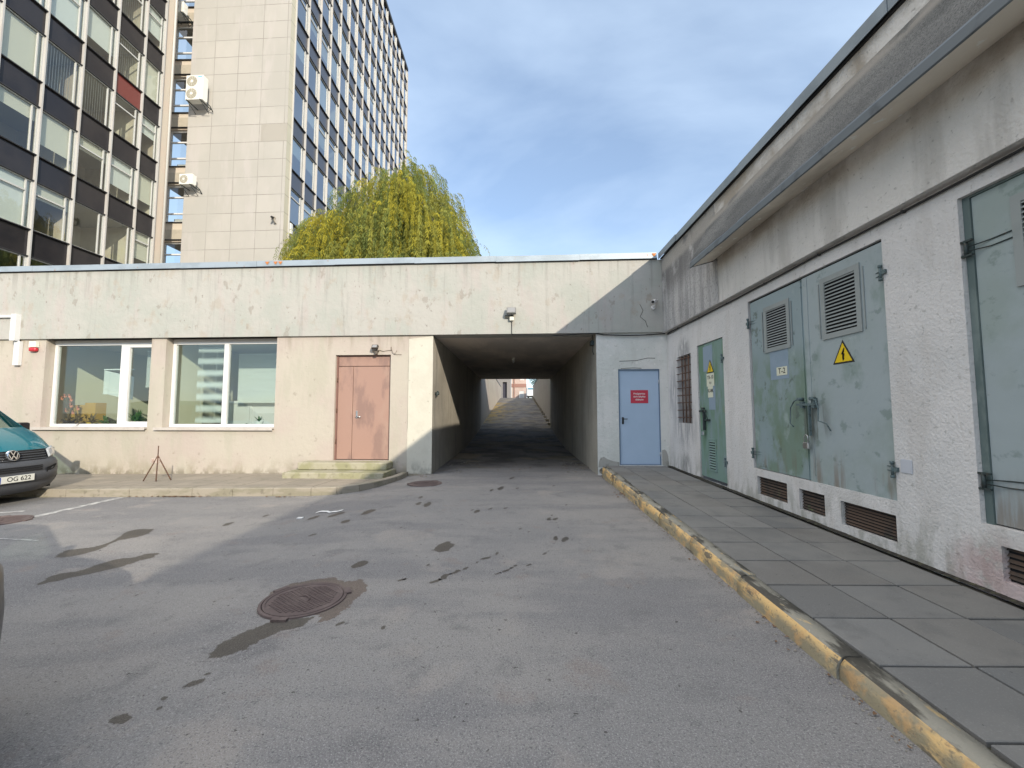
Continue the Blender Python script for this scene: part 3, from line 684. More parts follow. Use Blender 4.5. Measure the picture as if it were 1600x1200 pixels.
def window(hole, d, mulls, top=3.25, bot=1.085, parent=fb, lab=None):
    a, b = hole[0], hole[1]; w = obj('window', (lambda t: (box(t, F, a+.03, b-.03, d+.035, d+.045, bot+.06, top-.06), t)[1])(bmesh.new()), M_GLASS, parent)
    bm = bmesh.new()
    box(bm, F, a+.005, a+.085, d, d+.08, bot, top); box(bm, F, b-.06, b-.005, d, d+.08, bot, top)
    box(bm, F, a+.085, b-.06, d, d+.08, bot, bot+.075); box(bm, F, a+.085, b-.06, d, d+.08, top-.055, top)
    for m0, m1 in mulls: box(bm, F, m0, m1, d-.008, d+.075, bot+.075, top-.055)
    obj('frame', bm, M_WPVC, w)
    bm = bmesh.new()
    box(bm, F, a+.005, b-.005, d-.01, d+.06, top, 3.329)
    obj('header_strip', bm, M_SILL, w)
    bm = bmesh.new()
    box(bm, F, a-.16, b+.005, -.07, d+.02, bot-.035, bot-.003)
    box(bm, F, a-.16, b+.005, -.075, -.069, bot-.07, bot-.003)
    obj('sill', bm, M_SILL, w)
    return w
d = .20
m1 = (fs(187, 600, d), fs(198, 600, d))
wn1 = window(W1, d, [m1]); wn2 = window(W2, d, [(fs(348.5, 600, d), fs(355.5, 600, d))])
# opening sash of the first window: a second frame inside the right light
bm = bmesh.new(); a, b = m1[1], W1[1]-.06
box(bm, F, a, a+.04, d-.012, d+.06, 1.16, 3.19); box(bm, F, b-.02, b, d-.012, d+.06, 1.16, 3.19); box(bm, F, a+.04, b-.02, d-.012, d+.06, 1.16, 1.22); box(bm, F, a+.04, b-.02, d-.012, d+.06, 3.13, 3.19)
obj('opening_sash', bm, M_WPVC, wn1)
# rooms behind the two windows
bm = bmesh.new()
R0, R1, RM = W1[0]-.5, W2[1]+.5, (W1[1]+W2[0])/2
quad(bm, F, R0, R1, .3, 3.32, 4.6); 
for s0 in (R0, RM-.06, RM+.06, R1): face(bm, [F.P(s0, .31, .3), F.P(s0, 4.6, .3), F.P(s0, 4.6, 3.32), F.P(s0, .31, 3.32)])
quad(bm, F, W1[1]+.001, W2[0]-.001, .3, 3.32, .305); quad(bm, F, R0, W1[0]-.001, .3, 3.32, .305); quad(bm, F, W2[1]+.001, R1, .3, 3.32, .305)
quad(bm, F, R0, R1, .3, 1.03, .31)
obj('room_wall', bm, M_ROOMW, fb, recalc=False)
bm = bmesh.new(); face(bm, [F.P(R0, .3, .3), F.P(R1, .3, .3), F.P(R1, 4.6, .3), F.P(R0, 4.6, .3)]); obj('room_floor', bm, M_ROOMF, fb, recalc=False)
bm = bmesh.new(); face(bm, [F.P(R0, .3, 3.32), F.P(R1, .3, 3.32), F.P(R1, 4.6, 3.32), F.P(R0, 4.6, 3.32)]); obj('room_ceiling', bm, M_ROOMC, fb, recalc=False)
bm = bmesh.new(); box(bm, F, W1[0]+.0, W1[1]-.0, .301, .52, 1.03, 1.08); box(bm, F, W2[0], W2[1], .301, .52, 1.03, 1.08); obj('inner_sill', bm, M_WPVC, fb)
def blind(s0, s1, d, z0, z1, label, group, tilt=.35, gap=.027, skew=0.0, bunch=None, wave=0.0):
    root = thing('venetian_blind', label, 'blind', tuple(F.P((s0+s1)/2, d, z1)), -TH, group)
    bm = bmesh.new(); z = z1-.05; i = 0
    while z > z0:
        w = .0125; t = tilt+(wave*math.sin(i*.55) if wave else 0)
        n = 6
        for k in range(n):
            a, b = s0+(s1-s0)*k/n, s0+(s1-s0)*(k+1)/n
            za, zb = z+skew*k/n+.006*noise.noise(Vector((a*2, i*.3, 0))), z+skew*(k+1)/n+.006*noise.noise(Vector((b*2, i*.3, 0)))
            face(bm, [F.P(a, d-w*math.cos(t), za-w*math.sin(t)), F.P(b, d-w*math.cos(t), zb-w*math.sin(t)), F.P(b, d+w*math.cos(t), zb+w*math.sin(t)), F.P(a, d+w*math.cos(t), za+w*math.sin(t))])
        z -= gap; i += 1
    obj('slats', bm, M_BLIND, root, recalc=False)
    bm = bmesh.new(); box(bm, F, s0, s1, d-.015, d+.015, z1-.03, z1); box(bm, F, s0, s1, d-.012, d+.012, z-.01, z+.008)
    for c in (.2, .75): box(bm, F, s0+(s1-s0)*c-.002, s0+(s1-s0)*c+.002, d-.016, d-.014, z0, z1-.03)
    obj('rail', bm, M_BLIND, root)
    return root
blind(W1[0]+.95, m1[0]-.05, .62, 1.95, 2.62, 'slack pale venetian blind hanging low and crooked behind the left pane of the leftmost window', None, tilt=1.0, skew=-.18)
blind(m1[1]+.1, W1[1]-.05, .62, 2.15, 3.1, 'half lowered pale venetian blind behind the narrow sash of the leftmost window', None, tilt=.9)
blind(W2[0]+.50, fs(347, 600, .4), .42, 1.20, 3.22, 'fully lowered venetian blind with uneven bands in the window nearest the salmon door', None, tilt=.5, wave=.55)
blind(fs(372, 600, 1.3), W2[1]+.28, 1.3, 1.75, 3.1, 'pale venetian blind hanging deeper in the room beside the white inner door', None, tilt=1.15)
# inner partition with white door panels, behind the second window
bm = bmesh.new()
s0 = fs(356, 600, 1.5)
box(bm, F, s0, W2[1]+.45, 1.5, 1.56, .3, 1.72)
for q in (s0+.0, s0+.62, s0+.70): box(bm, F, q, q+.07, 1.48, 1.5, .3, 1.80)
box(bm, F, s0+.07, W2[1]+.45, 1.485, 1.5, 1.70, 1.78)
obj('inner_partition', bm, M_WPVC, fb)
bm = bmesh.new(); bbox(bm, F, fs(150, 600, 1.2), fs(166, 600, 1.2), .95, 1.25, .3, 1.72, bev=.006); bbox(bm, F, fs(127, 600, 1.2), fs(150, 600, 1.2)-.01, 1.0, 1.25, .3, 1.66, bev=.006)
tag(obj('cabinet', bm, M_WOOD), 'yellow wooden cabinet standing inside the room behind the leftmost window', 'cabinet')

# house plants on the inner sills
def leaf(bm, p, dirv, L_, w, droop=.5, mi=0):
    p = Vector(p); dirv = Vector(dirv).normalized(); side = dirv.cross(Vector((0, 0, 1)))
    if side.length < .05: side = Vector((1, 0, 0))
    side.normalize(); pr = None
    for k in range(6):
        t = k/5; c = p+dirv*L_*t+Vector((0, 0, -droop*L_*t*t)); ww = w*math.sin(math.pi*(.12+.85*t))
        cur = (bm.verts.new(c-side*ww), bm.verts.new(c+side*ww))
        if pr: f = bm.faces.new((pr[0], pr[1], cur[1], cur[0])); f.material_index = mi
        pr = cur
def pot(bm, c, r, h):
    n = 16; prof_ = [(0, 0), (r*.72, 0), (r, h), (r*1.08, h), (r*1.08, h+.012), (r*.9, h+.012), (r*.85, h-.01), (0, h-.01)]
    rings = [[bm.verts.new(Vector(c)+Vector((q*math.cos(a*2*math.pi/n), q*math.sin(a*2*math.pi/n), z))) for a in range(n)] for q, z in prof_[1:-1]]
    for A, B in zip(rings, rings[1:]):
        for a in range(n): bm.faces.new((A[a], A[(a+1) % n], B[(a+1) % n], B[a]))
    bm.faces.new(rings[0]); bm.faces.new(rings[-1])
def plant(label, px, d, r, h, pm, kind, n, L_, w, lm, seed, flowers=0):
    rr = random.Random(seed); s0 = fs(px, 655, d); c = F.P(s0, d, 1.081)
    root = thing('potted_plant', label, 'plant', tuple(c), 0)
    bm = bmesh.new(); pot(bm, c, r, h); obj('pot', bm, pm, root)
    bm = bmesh.new()
    for i in range(n):
        a = rr.uniform(0, 6.28); el = rr.uniform(.2, 1.4) if kind != 'grass' else rr.uniform(.9, 1.5)
        leaf(bm, c+Vector((0, 0, h)), (math.cos(a)*math.cos(el), math.sin(a)*math.cos(el), math.sin(el)), L_*rr.uniform(.6, 1.1), w, rr.uniform(.2, .8))
    obj('leaves', bm, lm, root, recalc=False)
    if flowers:
        bm = bmesh.new(); bs_ = bmesh.new()
        for i in range(flowers):
            a = Vector((rr.uniform(-.22, .10), rr.uniform(-.04, .04), rr.uniform(.28, .75))); tip = c+a+Vector((0, 0, h))
            tube(bs_, [c+Vector((0, 0, h)), c+a*.5+Vector((.02, 0, h+.1)), tip], .006, 5)
            for k in range(5):
                an = k*1.256; leaf(bm, tip, (math.cos(an), .3*math.sin(k), math.sin(an)), .075, .03, .1)
        obj('flowers', bm, M_TERRA, root, recalc=False); obj('stalk', bs_, M_LEAFB, root)
plant('orange flowering plant in a dark pot at the left end of the leftmost window', 106, .45, .14, .15, M_POTD, 'o', 9, .30, .035, M_LEAFB, 1, 7)
plant('trailing brownish green plant in the middle of the leftmost window sill', 122, .50, .10, .10, M_POTD, 't', 26, .52, .03, M_LEAFB, 2, 2)
plant('low leafy plant in a yellow pot on the leftmost window sill', 143, .42, .10, .10, M_POTY, 't', 26, .38, .028, M_LEAFB, 3)
plant('sprawling green plant right of the yellow pot, left of the window mullion', 165, .44, .10, .06, M_POTD, 't', 26, .40, .028, M_LEAF, 4)
plant('dense bushy green plant behind the narrow right sash of the leftmost window', 214, .48, .14, .06, M_POTD, 'grass', 90, .55, .022, M_LEAF, 5)
plant('small spiky plant in a white pot in the window nearest the salmon door', 405, .42, .10, .13, M_POTW, 'grass', 22, .26, .018, M_LEAF, 6)
plant('tiny plant in a small black pot left of the white pot', 385, .42, .035, .05, M_POTD, 'o', 9, .14, .014, M_LEAF, 8)

# salmon door
dr = obj('door', (lambda t: (bbox(t, F, -7.56, SD[1]-.035, .085, .125, .32, 2.58, bev=.004), t)[1])(bmesh.new()), M_PINK, fb); dr['label'] = 'salmon painted steel door with transom'
bm = bmesh.new(); bbox(bm, F, SD[0]+.045, -7.572, .085, .125, .32, 2.58, bev=.004); obj('side_leaf', bm, M_PINK, dr)
bm = bmesh.new(); bbox(bm, F, SD[0]+.045, SD[1]-.035, .09, .125, 2.595, 2.83, bev=.004); obj('transom', bm, M_PINK, dr)
bm = bmesh.new(); box(bm, F, SD[0]+.001, SD[0]+.04, .07, .15, .305, 2.855); box(bm, F, SD[1]-.03, SD[1]-.001, .07, .15, .305, 2.855); box(bm, F, SD[0]+.04, SD[1]-.03, .07, .15, 2.832, 2.855); box(bm, F, SD[0]+.04, SD[1]-.03, .12, .155, .305, 2.832)
obj('frame', bm, M_PINKD, dr)
bm = bmesh.new(); hs, hz = F.px(556, 651)
bbox(bm, F, hs-.035, hs+.01, .07, .085, hz-.04, hz+.14, bev=.003); cyl(bm, F.P(hs-.01, .085, hz), F.P(hs-.01, .03, hz), .010, 10); tube(bm, [F.P(hs-.01, .03, hz), F.P(hs+.11, .028, hz-.005)], .011, 8)
obj('handle', bm, M_STEEL, dr)
bm = bmesh.new()
for z in (.75, 1.5, 2.25): cyl(bm, F.P(SD[0]+.03, .068, z-.06), F.P(SD[0]+.03, .068, z+.06), .012, 8)
obj('hinge', bm, M_RUST, dr)

# blue-grey door of the right pier
gd = obj('door', (lambda t: (bbox(t, F, GD[0]+.03, GD[1]-.02, .035, .075, GD[2]+.02, GD[3]-.03, bev=.004), t)[1])(bmesh.new()), M_BLUED, fb); gd['label'] = 'smooth blue-grey steel door with a red sign'
bm = bmesh.new(); box(bm, F, GD[0]+.001, GD[0]+.028, .012, .07, GD[2], GD[3]-.001); box(bm, F, GD[1]-.018, GD[1]-.001, .012, .07, GD[2], GD[3]-.001); box(bm, F, GD[0]+.028, GD[1]-.018, .012, .07, GD[3]-.028, GD[3]-.001)
box(bm, F, GD[0]+.01, GD[1]-.01, .005, .08, GD[2]-.02, GD[2]+.018)
obj('frame', bm, surf('door_frame_paint', (.15, .21, .30), rough=.5), gd)
bm = bmesh.new(); hs, hz = F.px(973.5, 656)
bbox(bm, F, hs-.02, hs+.025, .022, .035, hz-.10, hz+.06, bev=.004); tube(bm, [F.P(hs, .03, hz+.02), F.P(hs, -.02, hz+.02), F.P(hs+.10, -.024, hz+.02)], .010, 8)
obj('handle', bm, M_SIGNK, gd)
bm = bmesh.new()
for z in (GD[2]+.25, GD[3]-.3): cyl(bm, F.P(GD[1]-.02, .02, z-.05), F.P(GD[1]-.02, .02, z+.05), .010, 8)
obj('hinge', bm, M_STEEL, gd)
s0, z0 = F.px(985.5, 630, .03); s1, z1 = F.px(1012.5, 609.5, .03)
sg = thing('sign', 'red rectangular notice with white writing on the blue-grey door', 'sign', tuple(F.P((s0+s1)/2, .03, z0)), -TH)
bm = bmesh.new(); bbox(bm, F, s0, s1, .029, .0345, z0, z1, bev=.001, seg=1); obj('plate', bm, M_SIGNR, sg)
for i, (tx_, sc_) in enumerate((('Priešgaisrines', 1), ('duris laikykite', 1), ('uždarytas', 1))):
    text('lettering', tx_, .058, F, (s0+s1)/2, .0285, z1-.085-.068*i, M_SIGNW, sg, bold=.0008, xs=.86)

# sloped render repairs on the pier: a chipped dado and crack
bm = bmesh.new()
def chip(F_, pts, mi=0, d=-.004): face(bm, [F_.P(s_, d, z_) for s_, z_ in pts], mi)
chip(F, [(GD[1]+.015, .24), (-.02, .20), (-.02, .30), (-.04, .46), (-.07, .56), (-.11, .60), (GD[1]+.015, .585)])
M_BARE = surf('bare_render', (.36, .35, .32), [D(9, .5, .65, (.25, .24, .21), .7)], bump=[(20, .5, .01)])
obj('bare_render', bm, M_BARE, fb, recalc=False)
bm = bmesh.new()
chip(F, [(TRs+.01, .18), (GD[0]-.01, .22), (GD[0]-.01, .30), (-1.3, .33), (-1.42, .37), (-1.5, .42), (-1.58, .40), (-1.62, .30)])
obj('bare_render', bm, M_BARE, fb, recalc=False)
bm = bmesh.new()
for pts in ([(-1.11, 2.66), (-.93, 2.665), (-.72, 2.67), (-.60, 2.70), (-.45, 2.73), (-.28, 2.725)], [(-.62, 4.0), (-.55, 3.85), (-.62, 3.7), (-.5, 3.6), (-.45, 3.45)], [(-1.08, 2.482), (-.8, 2.50), (-.6, 2.49)]):
    tube(bm, [F.P(s_, (-.061 if z_ > 3.3 else -.001), z_) for s_, z_ in pts], .006, 4)
obj('crack', bm, surf('crack', (.10, .095, .08)), fb)
# paler repainted strip at the left corner of the passage
bm = bmesh.new()
edge = [(TLs-.60+.02*noise.noise(Vector((z*3, 0, 0)))+.015*noise.noise(Vector((z*11, 0, 0))), z) for z in [x*.12 for x in range(0, 28)]]
edge = [e for e in edge if e[1] < 3.31]
pts = [F.P(s_, -.003, z_) for s_, z_ in edge]+[F.P(TLs, -.003, 3.31), F.P(TLs, -.003, .0)]
bmesh.ops.triangulate(bm, faces=[bm.faces.new([bm.verts.new(p) for p in pts])])
obj('repainted_strip', bm, surf('pale_repaint', (.555, .53, .45), [D(3, .45, .62, (.51, .485, .41), .7), D((5, 5, 3), .42, .6, (.30, .29, .25), .8, z0=.4, z1=.05, seed=3), D(9, .66, .70, (.35, .32, .26), .6, seed=7)], bump=[(14, .3, .015)]), fb, recalc=False)

# steps in front of the salmon door
st = thing('concrete_steps', 'two weathered concrete steps below the salmon door', 'steps', tuple(F.P(-7.3, -.4, -.03)), -TH)
bm = bmesh.new(); bbox(bm, F, -8.62, -6.50, -.42, -.002, .13, .295, bev=.02); obj('upper_step', bm, M_STEP, st)
bm = bmesh.new(); bbox(bm, F, -8.72, -6.42, -.84, -.004, -.12, .125, bev=.02); obj('lower_step', bm, M_STEP, st)

# ------------------------------------------------------------------ fittings on the front building
def lamp_body(root, Fm, s0, d0, z0, w, h, col):
    bm = bmesh.new(); t = bmesh.new()
    box(t, WORLD, -w/2, w/2, -.035, .035, -h/2, h/2); bmesh.ops.bevel(t, geom=list(t.edges), offset=.008, segments=2, affect='EDGES')
    t.transform(Matrix.Rotation(math.radians(-28), 4, 'X'))
    for v in t.verts: v.co = Fm.P(s0+v.co.x, d0+v.co.y, z0+v.co.z)
    merge(bm, t); obj('housing', bm, col, root)
    bm = bmesh.new(); t = bmesh.new(); box(t, WORLD, -w/2+.02, w/2-.02, -.040, -.036, -h/2+.02, h/2-.02); t.transform(Matrix.Rotation(math.radians(-28), 4, 'X'))
    for v in t.verts: v.co = Fm.P(s0+v.co.x, d0+v.co.y, z0+v.co.z)
    merge(bm, t); obj('lens', bm, surf('lamp_lens', (.22, .22, .22), rough=.15, spec=.7), root)
s0, z0 = F.px(799, 486, -.16)
fl = thing('floodlight', 'square floodlight with a white motion sensor on the band above the passage', 'lamp', tuple(F.P(s0, -.06, z0)), -TH)
lamp_body(fl, F, s0, -.17, z0, .22, .18, surf('lamp_grey', (.18, .18, .17), rough=.5))
bm = bmesh.new(); box(bm, F, s0-.16, s0+.05, -.12, -.06, z0-.145, z0-.09); tube(bm, [F.P(s0, -.06, z0-.10), F.P(s0, -.16, z0-.06)], .012, 6); obj('bracket', bm, surf('lamp_dark', (.09, .09, .075)), fl)
s1, z1 = F.px(799.5, 498, -.1)
bm = bmesh.new(); bbox(bm, F, s1-.05, s1+.05, -.14, -.062, z1-.05, z1+.045, bev=.015); obj('sensor', bm, M_CREAMPL, fl)
s0, z0 = F.px(586.5, 545, -.1)
fl2 = thing('floodlight', 'small dark floodlight on the wall above the salmon door', 'lamp', tuple(F.P(s0, 0, z0)), -TH)
lamp_body(fl2, F, s0, -.12, z0+.04, .15, .11, surf('lamp_black', (.07, .06, .05), rough=.5))
bm = bmesh.new(); box(bm, F, s0-.10, s0+.06, -.07, -.001, z0-.06, z0-.02); bbox(bm, F, s0-.03, s0+.04, -.09, -.02, z0-.13, z0-.05, bev=.012); obj('bracket', bm, surf('lamp_black2', (.12, .10, .08), rough=.5), fl2)
bm = bmesh.new(); pz = [F.P(s0+.07, -.01, z0-.02), F.P(s0+.16, -.012, z0-.05), F.P(s0+.28, -.01, z0-.03), F.P(s0+.38, -.012, z0-.03), F.P(s0+.40, -.03, z0-.09), F.P(s0+.47, -.03, z0-.11), F.P(s0+.5, -.01, z0-.03)]
tube(bm, pz, .006, 5); tube(bm, [F.P(s0+.36, -.01, z0+.06), F.P(s0+.365, -.02, z0-.03)], .009, 5); tube(bm, [F.P(s0+.42, -.01, z0-.13), F.P(s0+.62, -.01, z0-.135)], .005, 5)
tag(obj('cable', bm, surf('old_wire', (.16, .13, .10))), 'short loose wire running right from the lamp above the salmon door', 'cable')

s0, z0 = F.px(1022, 473, -.16)
cc = thing('security_camera', 'white bullet security camera on the band beside the inner corner', 'camera', tuple(F.P(s0, -.06, z0)), -TH)
bm = bmesh.new(); dirv = Vector((-.55, -.75, -.30)).normalized(); c = F.P(s0, -.20, z0+.02)
tube(bm, [c-dirv*.11, c-dirv*.108, c+dirv*.10, c+dirv*.125], [.02, .045, .045, .042], 16); obj('housing', bm, M_WPVC, cc, smooth=False)
bm = bmesh.new(); tube(bm, [c+dirv*.126, c+dirv*.13], .036, 14); obj('lens', bm, M_SIGNK, cc)
bm = bmesh.new(); tube(bm, [c-dirv*.05+Vector((0, 0, -.03)), c-dirv*.05+Vector((0, .03, -.10)), F.P(s0+.0, -.06, z0-.09)], .014, 8); cyl(bm, F.P(s0, -.085, z0-.09), F.P(s0, -.06, z0-.09), .05, 14); obj('bracket', bm, M_WPVC, cc)

bm = bmesh.new(); s1, z1 = F.px(799.5, 503, -.07)
tube(bm, [F.P(s1, -.07, z1), F.P(s1, -.069, 3.36), F.P(s1+.01, -.072, 3.30)], .009, 6)
pts = [F.P(s1+.01, -.05, 3.31)]+[F.P(s1+(TRs-s1)*t, -.04, 3.315+.012*math.sin(t*9)-.02*math.sin(t*math.pi)) for t in [i/10 for i in range(1, 11)]]
pts += [F.P(TRs+(-.05-TRs)*t, -.04, 3.30-.035*math.sin(t*math.pi)) for t in [i/10 for i in range(1, 11)]]
tube(bm, pts, .013, 6)
tag(obj('cable', bm, M_CABLE), 'black cable from the floodlight along the band over the passage to the corner', 'cable')

bm = bmesh.new()
sA, zA = F.px(31, 493, -.1); sB = F.px(22, 500, -.1)[0]
box(bm, F, sA-3.2, sB, -.13, -.061, zA-.05, zA+.01); box(bm, F, sB, sA-.005, -.17, -.061, 3.28, zA+.03)
sC, zC = F.px(31, 571, -.04); bbox(bm, F, sB+.03, sC, -.09, -.002, zC, 3.275, bev=.008)
tag(obj('pipe_casing', bm, M_WPVC), 'white pipe casing turning down the wall at the far left edge', 'pipe')
s0, z0 = F.px(53.5, 541, -.04)
al = thing('alarm_siren', 'small alarm siren with white top and red lower half', 'alarm', tuple(F.P(s0, 0, z0)), -TH)
bm = bmesh.new(); bbox(bm, F, s0-.095, s0+.095, -.09, -.002, z0-.03, z0+.12, bev=.01); obj('case', bm, M_CREAMPL, al)
bm = bmesh.new(); bbox(bm, F, s0-.10, s0+.10, -.10, -.002, z0-.14, z0-.032, bev=.04, seg=3); obj('strobe', bm, M_REDPL, al)

# passage fittings
p = onZ(802, 561, 3.333)
lt = thing('tube_light', 'unlit tube light fixed lengthwise to the passage ceiling', 'lamp', (p.x, p.y, 3.333))
bm = bmesh.new(); bbox(bm, WORLD, p.x-.05, p.x+.05, p.y-.35, p.y+.45, 3.27, 3.332, bev=.008); obj('housing', bm, M_CREAMPL, lt)
bm = bmesh.new(); tube(bm, [(p.x, p.y-.33, 3.25), (p.x, p.y+.43, 3.25)], .02, 10); obj('tube', bm, M_SIGNW, lt)
p = onX(683, 615, tlw.x+.05)
bm = bmesh.new(); cyl(bm, (tlw.x, p.y, p.z), (tlw.x+.10, p.y, p.z), .035, 12); cyl(bm, (tlw.x+.06, p.y, p.z), (tlw.x+.06, p.y+.02, p.z+.06), .025, 10); cyl(bm, (tlw.x+.05, p.y-.02, p.z-.07), (tlw.x+.05, p.y-.02, p.z), .018, 8)
tag(obj('pipe_stub', bm, M_DRIRON), 'dark capped pipe stub on the sunlit left wall of the passage', 'pipe')
p = onX(927, 531, trw.x-.05)
bm = bmesh.new(); bbox(bm, WORLD, trw.x-.09, trw.x-.001, 9.95, 10.12, 3.08, 3.20, bev=.01); tube(bm, [(trw.x-.03, 10.0, 3.2), (trw.x-.06, 9.9, 3.31)], .01, 6); tube(bm, [(trw.x-.03, 10.0, 3.08), (trw.x-.05, 9.97, 2.95), (trw.x-.02, 9.95, 2.85)], .008, 6)
tag(obj('junction_box', bm, M_DRIRON), 'small dark junction box with hanging wire at the upper right corner of the passage', 'box')

# ================================================================== RIGHT BUILDING (transformer house)
F = RIGHT
rb = thing('transformer_building', 'grey plastered service building with steel louvred doors and a sloping canopy along its front', 'building', (3.52, 9.66, 0))
def rp(x, y, d=0): return F.px(x, y, d)
HS = (8.36, 9.05, 1.23, 2.66)                 # barred slit window
HG = (7.05, 8.06, .20, 2.75)                  # green door
HT = (3.93, 6.25, .635, 3.135)                # double door
HD = (.70, 3.24, .62, 3.16)                   # right-hand door
V = [(5.51, 6.175, .265, .53), (4.85, 5.28, .255, .51), (3.955, 4.615, .245, .50), (2.36, 3.12, .24, .49), (1.3, 2.1, .24, .49)]
bm = bmesh.new()
wall(bm, F, -14, 9.66, -.3, 3.33, [(*HS, .16), (*HG, .05), (*HT, .045), (*HD, .085)]+[(*v, .06) for v in V])
obj('wall', bm, M_ROUGHPL, rb)
bm = bmesh.new()
box(bm, F, -14, 9.80, -.10, .02, 3.31, 5.07)
obj('upper_wall', bm, surf('upper_plaster', (.63, .605, .57), [D(.8, .42, .62, (.56, .545, .515), .8, seed=8), D((4, 4, .6), .46, .66, (.44, .42, .39), .75, seed=3), D(20, .62, .68, (.26, .25, .23), .6, seed=2, detail=8), D((1.5, 1.5, 2), .36, .62, (.30, .255, .20), .85, seed=13, z0=3.72, z1=4.1, detail=8)], rough=.93, bump=[(8, .35, .02), (32, .7, .02, 3)]), rb)
# rain-stained stretch of the upper wall between inner corner and canopy
bm = bmesh.new()
edge = [F.P(6.93+.02*noise.noise(Vector((z*3, 1, 0))), -.103, z) for z in [3.315+.1*i for i in range(8)]]+[F.P(6.98, -.103, 4.09)]
pts = [F.P(9.598, -.103, 3.315)]+edge+[F.P(6.98, -.103, 5.065), F.P(9.598, -.103, 5.065)]
bmesh.ops.triangulate(bm, faces=[bm.faces.new([bm.verts.new(p) for p in pts])])
obj('stained_wall', bm, surf('rain_stained_plaster', (.43, .42, .41), [D((5, 5, .45), .40, .62, (.24, .235, .235), .9, seed=3), D(20, .5, .62, (.20, .20, .19), .5, seed=1, detail=6), D((2, 2, .7), .5, .66, (.47, .45, .43), .6, seed=9), D((3, 3, 2), .28, .50, (.135, .13, .125), .8, seed=19, z0=3.9, z1=4.5), D((2, 2, 2), .28, .45, (.34, .32, .29), .9, seed=6, z0=4.66, z1=4.80)], rough=.95, bump=[(8, .3, .02), (36, .7, .02, 3)]), rb, recalc=False)
# canopy: sloping apron, soffit, end triangle
bm = bmesh.new()
cs = [(3.418, 4.86), (3.03, 4.07), (3.03, 3.985), (3.418, 4.09)]
n = 60; y0, y1 = -14, 7.08
rings = []
for i in range(n+1):
    yy = y0+(y1-y0)*i/n
    rings.append([bm.verts.new((x+(.006*noise.noise(Vector((yy*1.5, x, 2)))), yy, z+.008*noise.noise(Vector((yy*1.1, x*3, 7))))) for x, z in cs])
for i in range(n):
    for j, mi in ((0, 0), (1, 0), (2, 1)):
        f = bm.faces.new((rings[i][j], rings[i][j+1], rings[i+1][j+1], rings[i+1][j])); f.material_index = mi
for r in (rings[0], rings[-1]):
    f = bm.faces.new(r); f.material_index = 1
M_APRON = surf('sooty_apron', (0.217, 0.213, 0.200), [D((3, 1.2, 3), .40, .62, (0.123, 0.123, 0.116), .85, seed=3, detail=8), D(75, .44, .62, (0.051, 0.051, 0.049), .75, seed=1, detail=4), D(130, .56, .68, (0.275, 0.275, 0.261), .5, seed=5, detail=3), D((2, 1, 2), .30, .6, (0.072, 0.072, 0.071), .55, seed=16, z0=4.6, z1=4.15),
    D((2, 2, 2), .30, .5, (0.290, 0.268, 0.236), .95, seed=6, z0=4.62, z1=4.76)], rough=.95, bump=[(10, .4, .02), (95, .9, .012, 3)])
obj('canopy', bm, [M_APRON, M_SOFFIT], rb)
bm = bmesh.new(); prev = None; rs = random.Random(9)
nn = 90
for i in range(nn+1):
    yy = y0+(y1+.02-y0)*i/nn; w = .006*noise.noise(Vector((yy*2.2, 0, 0)))+.004*noise.noise(Vector((yy*9, 0, 0)))
    if abs(yy-5.95) < .15: w -= .01
    cur = [bm.verts.new(p) for p in ((3.034, yy, 4.085+w), (3.024+w*.5, yy, 4.062+w), (3.018+w, yy, 3.975+w), (3.030, yy, 3.965+w))]
    if prev:
        for j in range(3): bm.faces.new((prev[j], prev[j+1], cur[j+1], cur[j]))
    prev = cur
obj('drip_edge', bm, M_DRIP, rb)
bm = bmesh.new(); tube(bm, [(3.02, 7.09, 3.985), (3.42, 7.09, 4.09)], .012, 5); obj('canopy_end_edge', bm, M_DRIP, rb)
bm = bmesh.new(); s = -14.0
while s < 9.5:
    e = min(s+1.25, 9.61); dz = rs.uniform(-.008, .008); dd = rs.uniform(-.005, .005)
    box(bm, F, s, e, -.165+dd, -.158+dd, 5.075+dz, 5.215+dz); box(bm, F, s, e, -.158+dd, .4, 5.206+dz, 5.214+dz)
    s = e+.003
obj('roof_flashing', bm, surf('weathered_flashing', (.27, .31, .34), [D(1.5, .45, .6, (.20, .235, .26), .7), D((9, 2.5, 9), .66, .71, (.34, .17, .09), .8, seed=4)], rough=.55, metal=.3, bump=[(3, .2, .02)]), rb)
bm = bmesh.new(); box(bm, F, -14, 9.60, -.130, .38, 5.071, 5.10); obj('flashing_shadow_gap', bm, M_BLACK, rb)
bm = bmesh.new()
box(bm, F, -14, 13.7, .45, 8.2, 4.95, 5.06); box(bm, F, -14, 23.3, 8.0, 8.2, -.3, 4.95); box(bm, F, -14.02, -13.8, .05, 8.0, -.3, 5.0)
obj('roof', bm, M_ROOF, rb)
# backing void behind openings
bm = bmesh.new()
quad(bm, F, HS[0], HS[1], HS[2], HS[3], .159); 
for v in V: quad(bm, F, v[0], v[1], v[2], v[3], .059)
obj('opening_back', bm, M_DARK, rb, recalc=False)
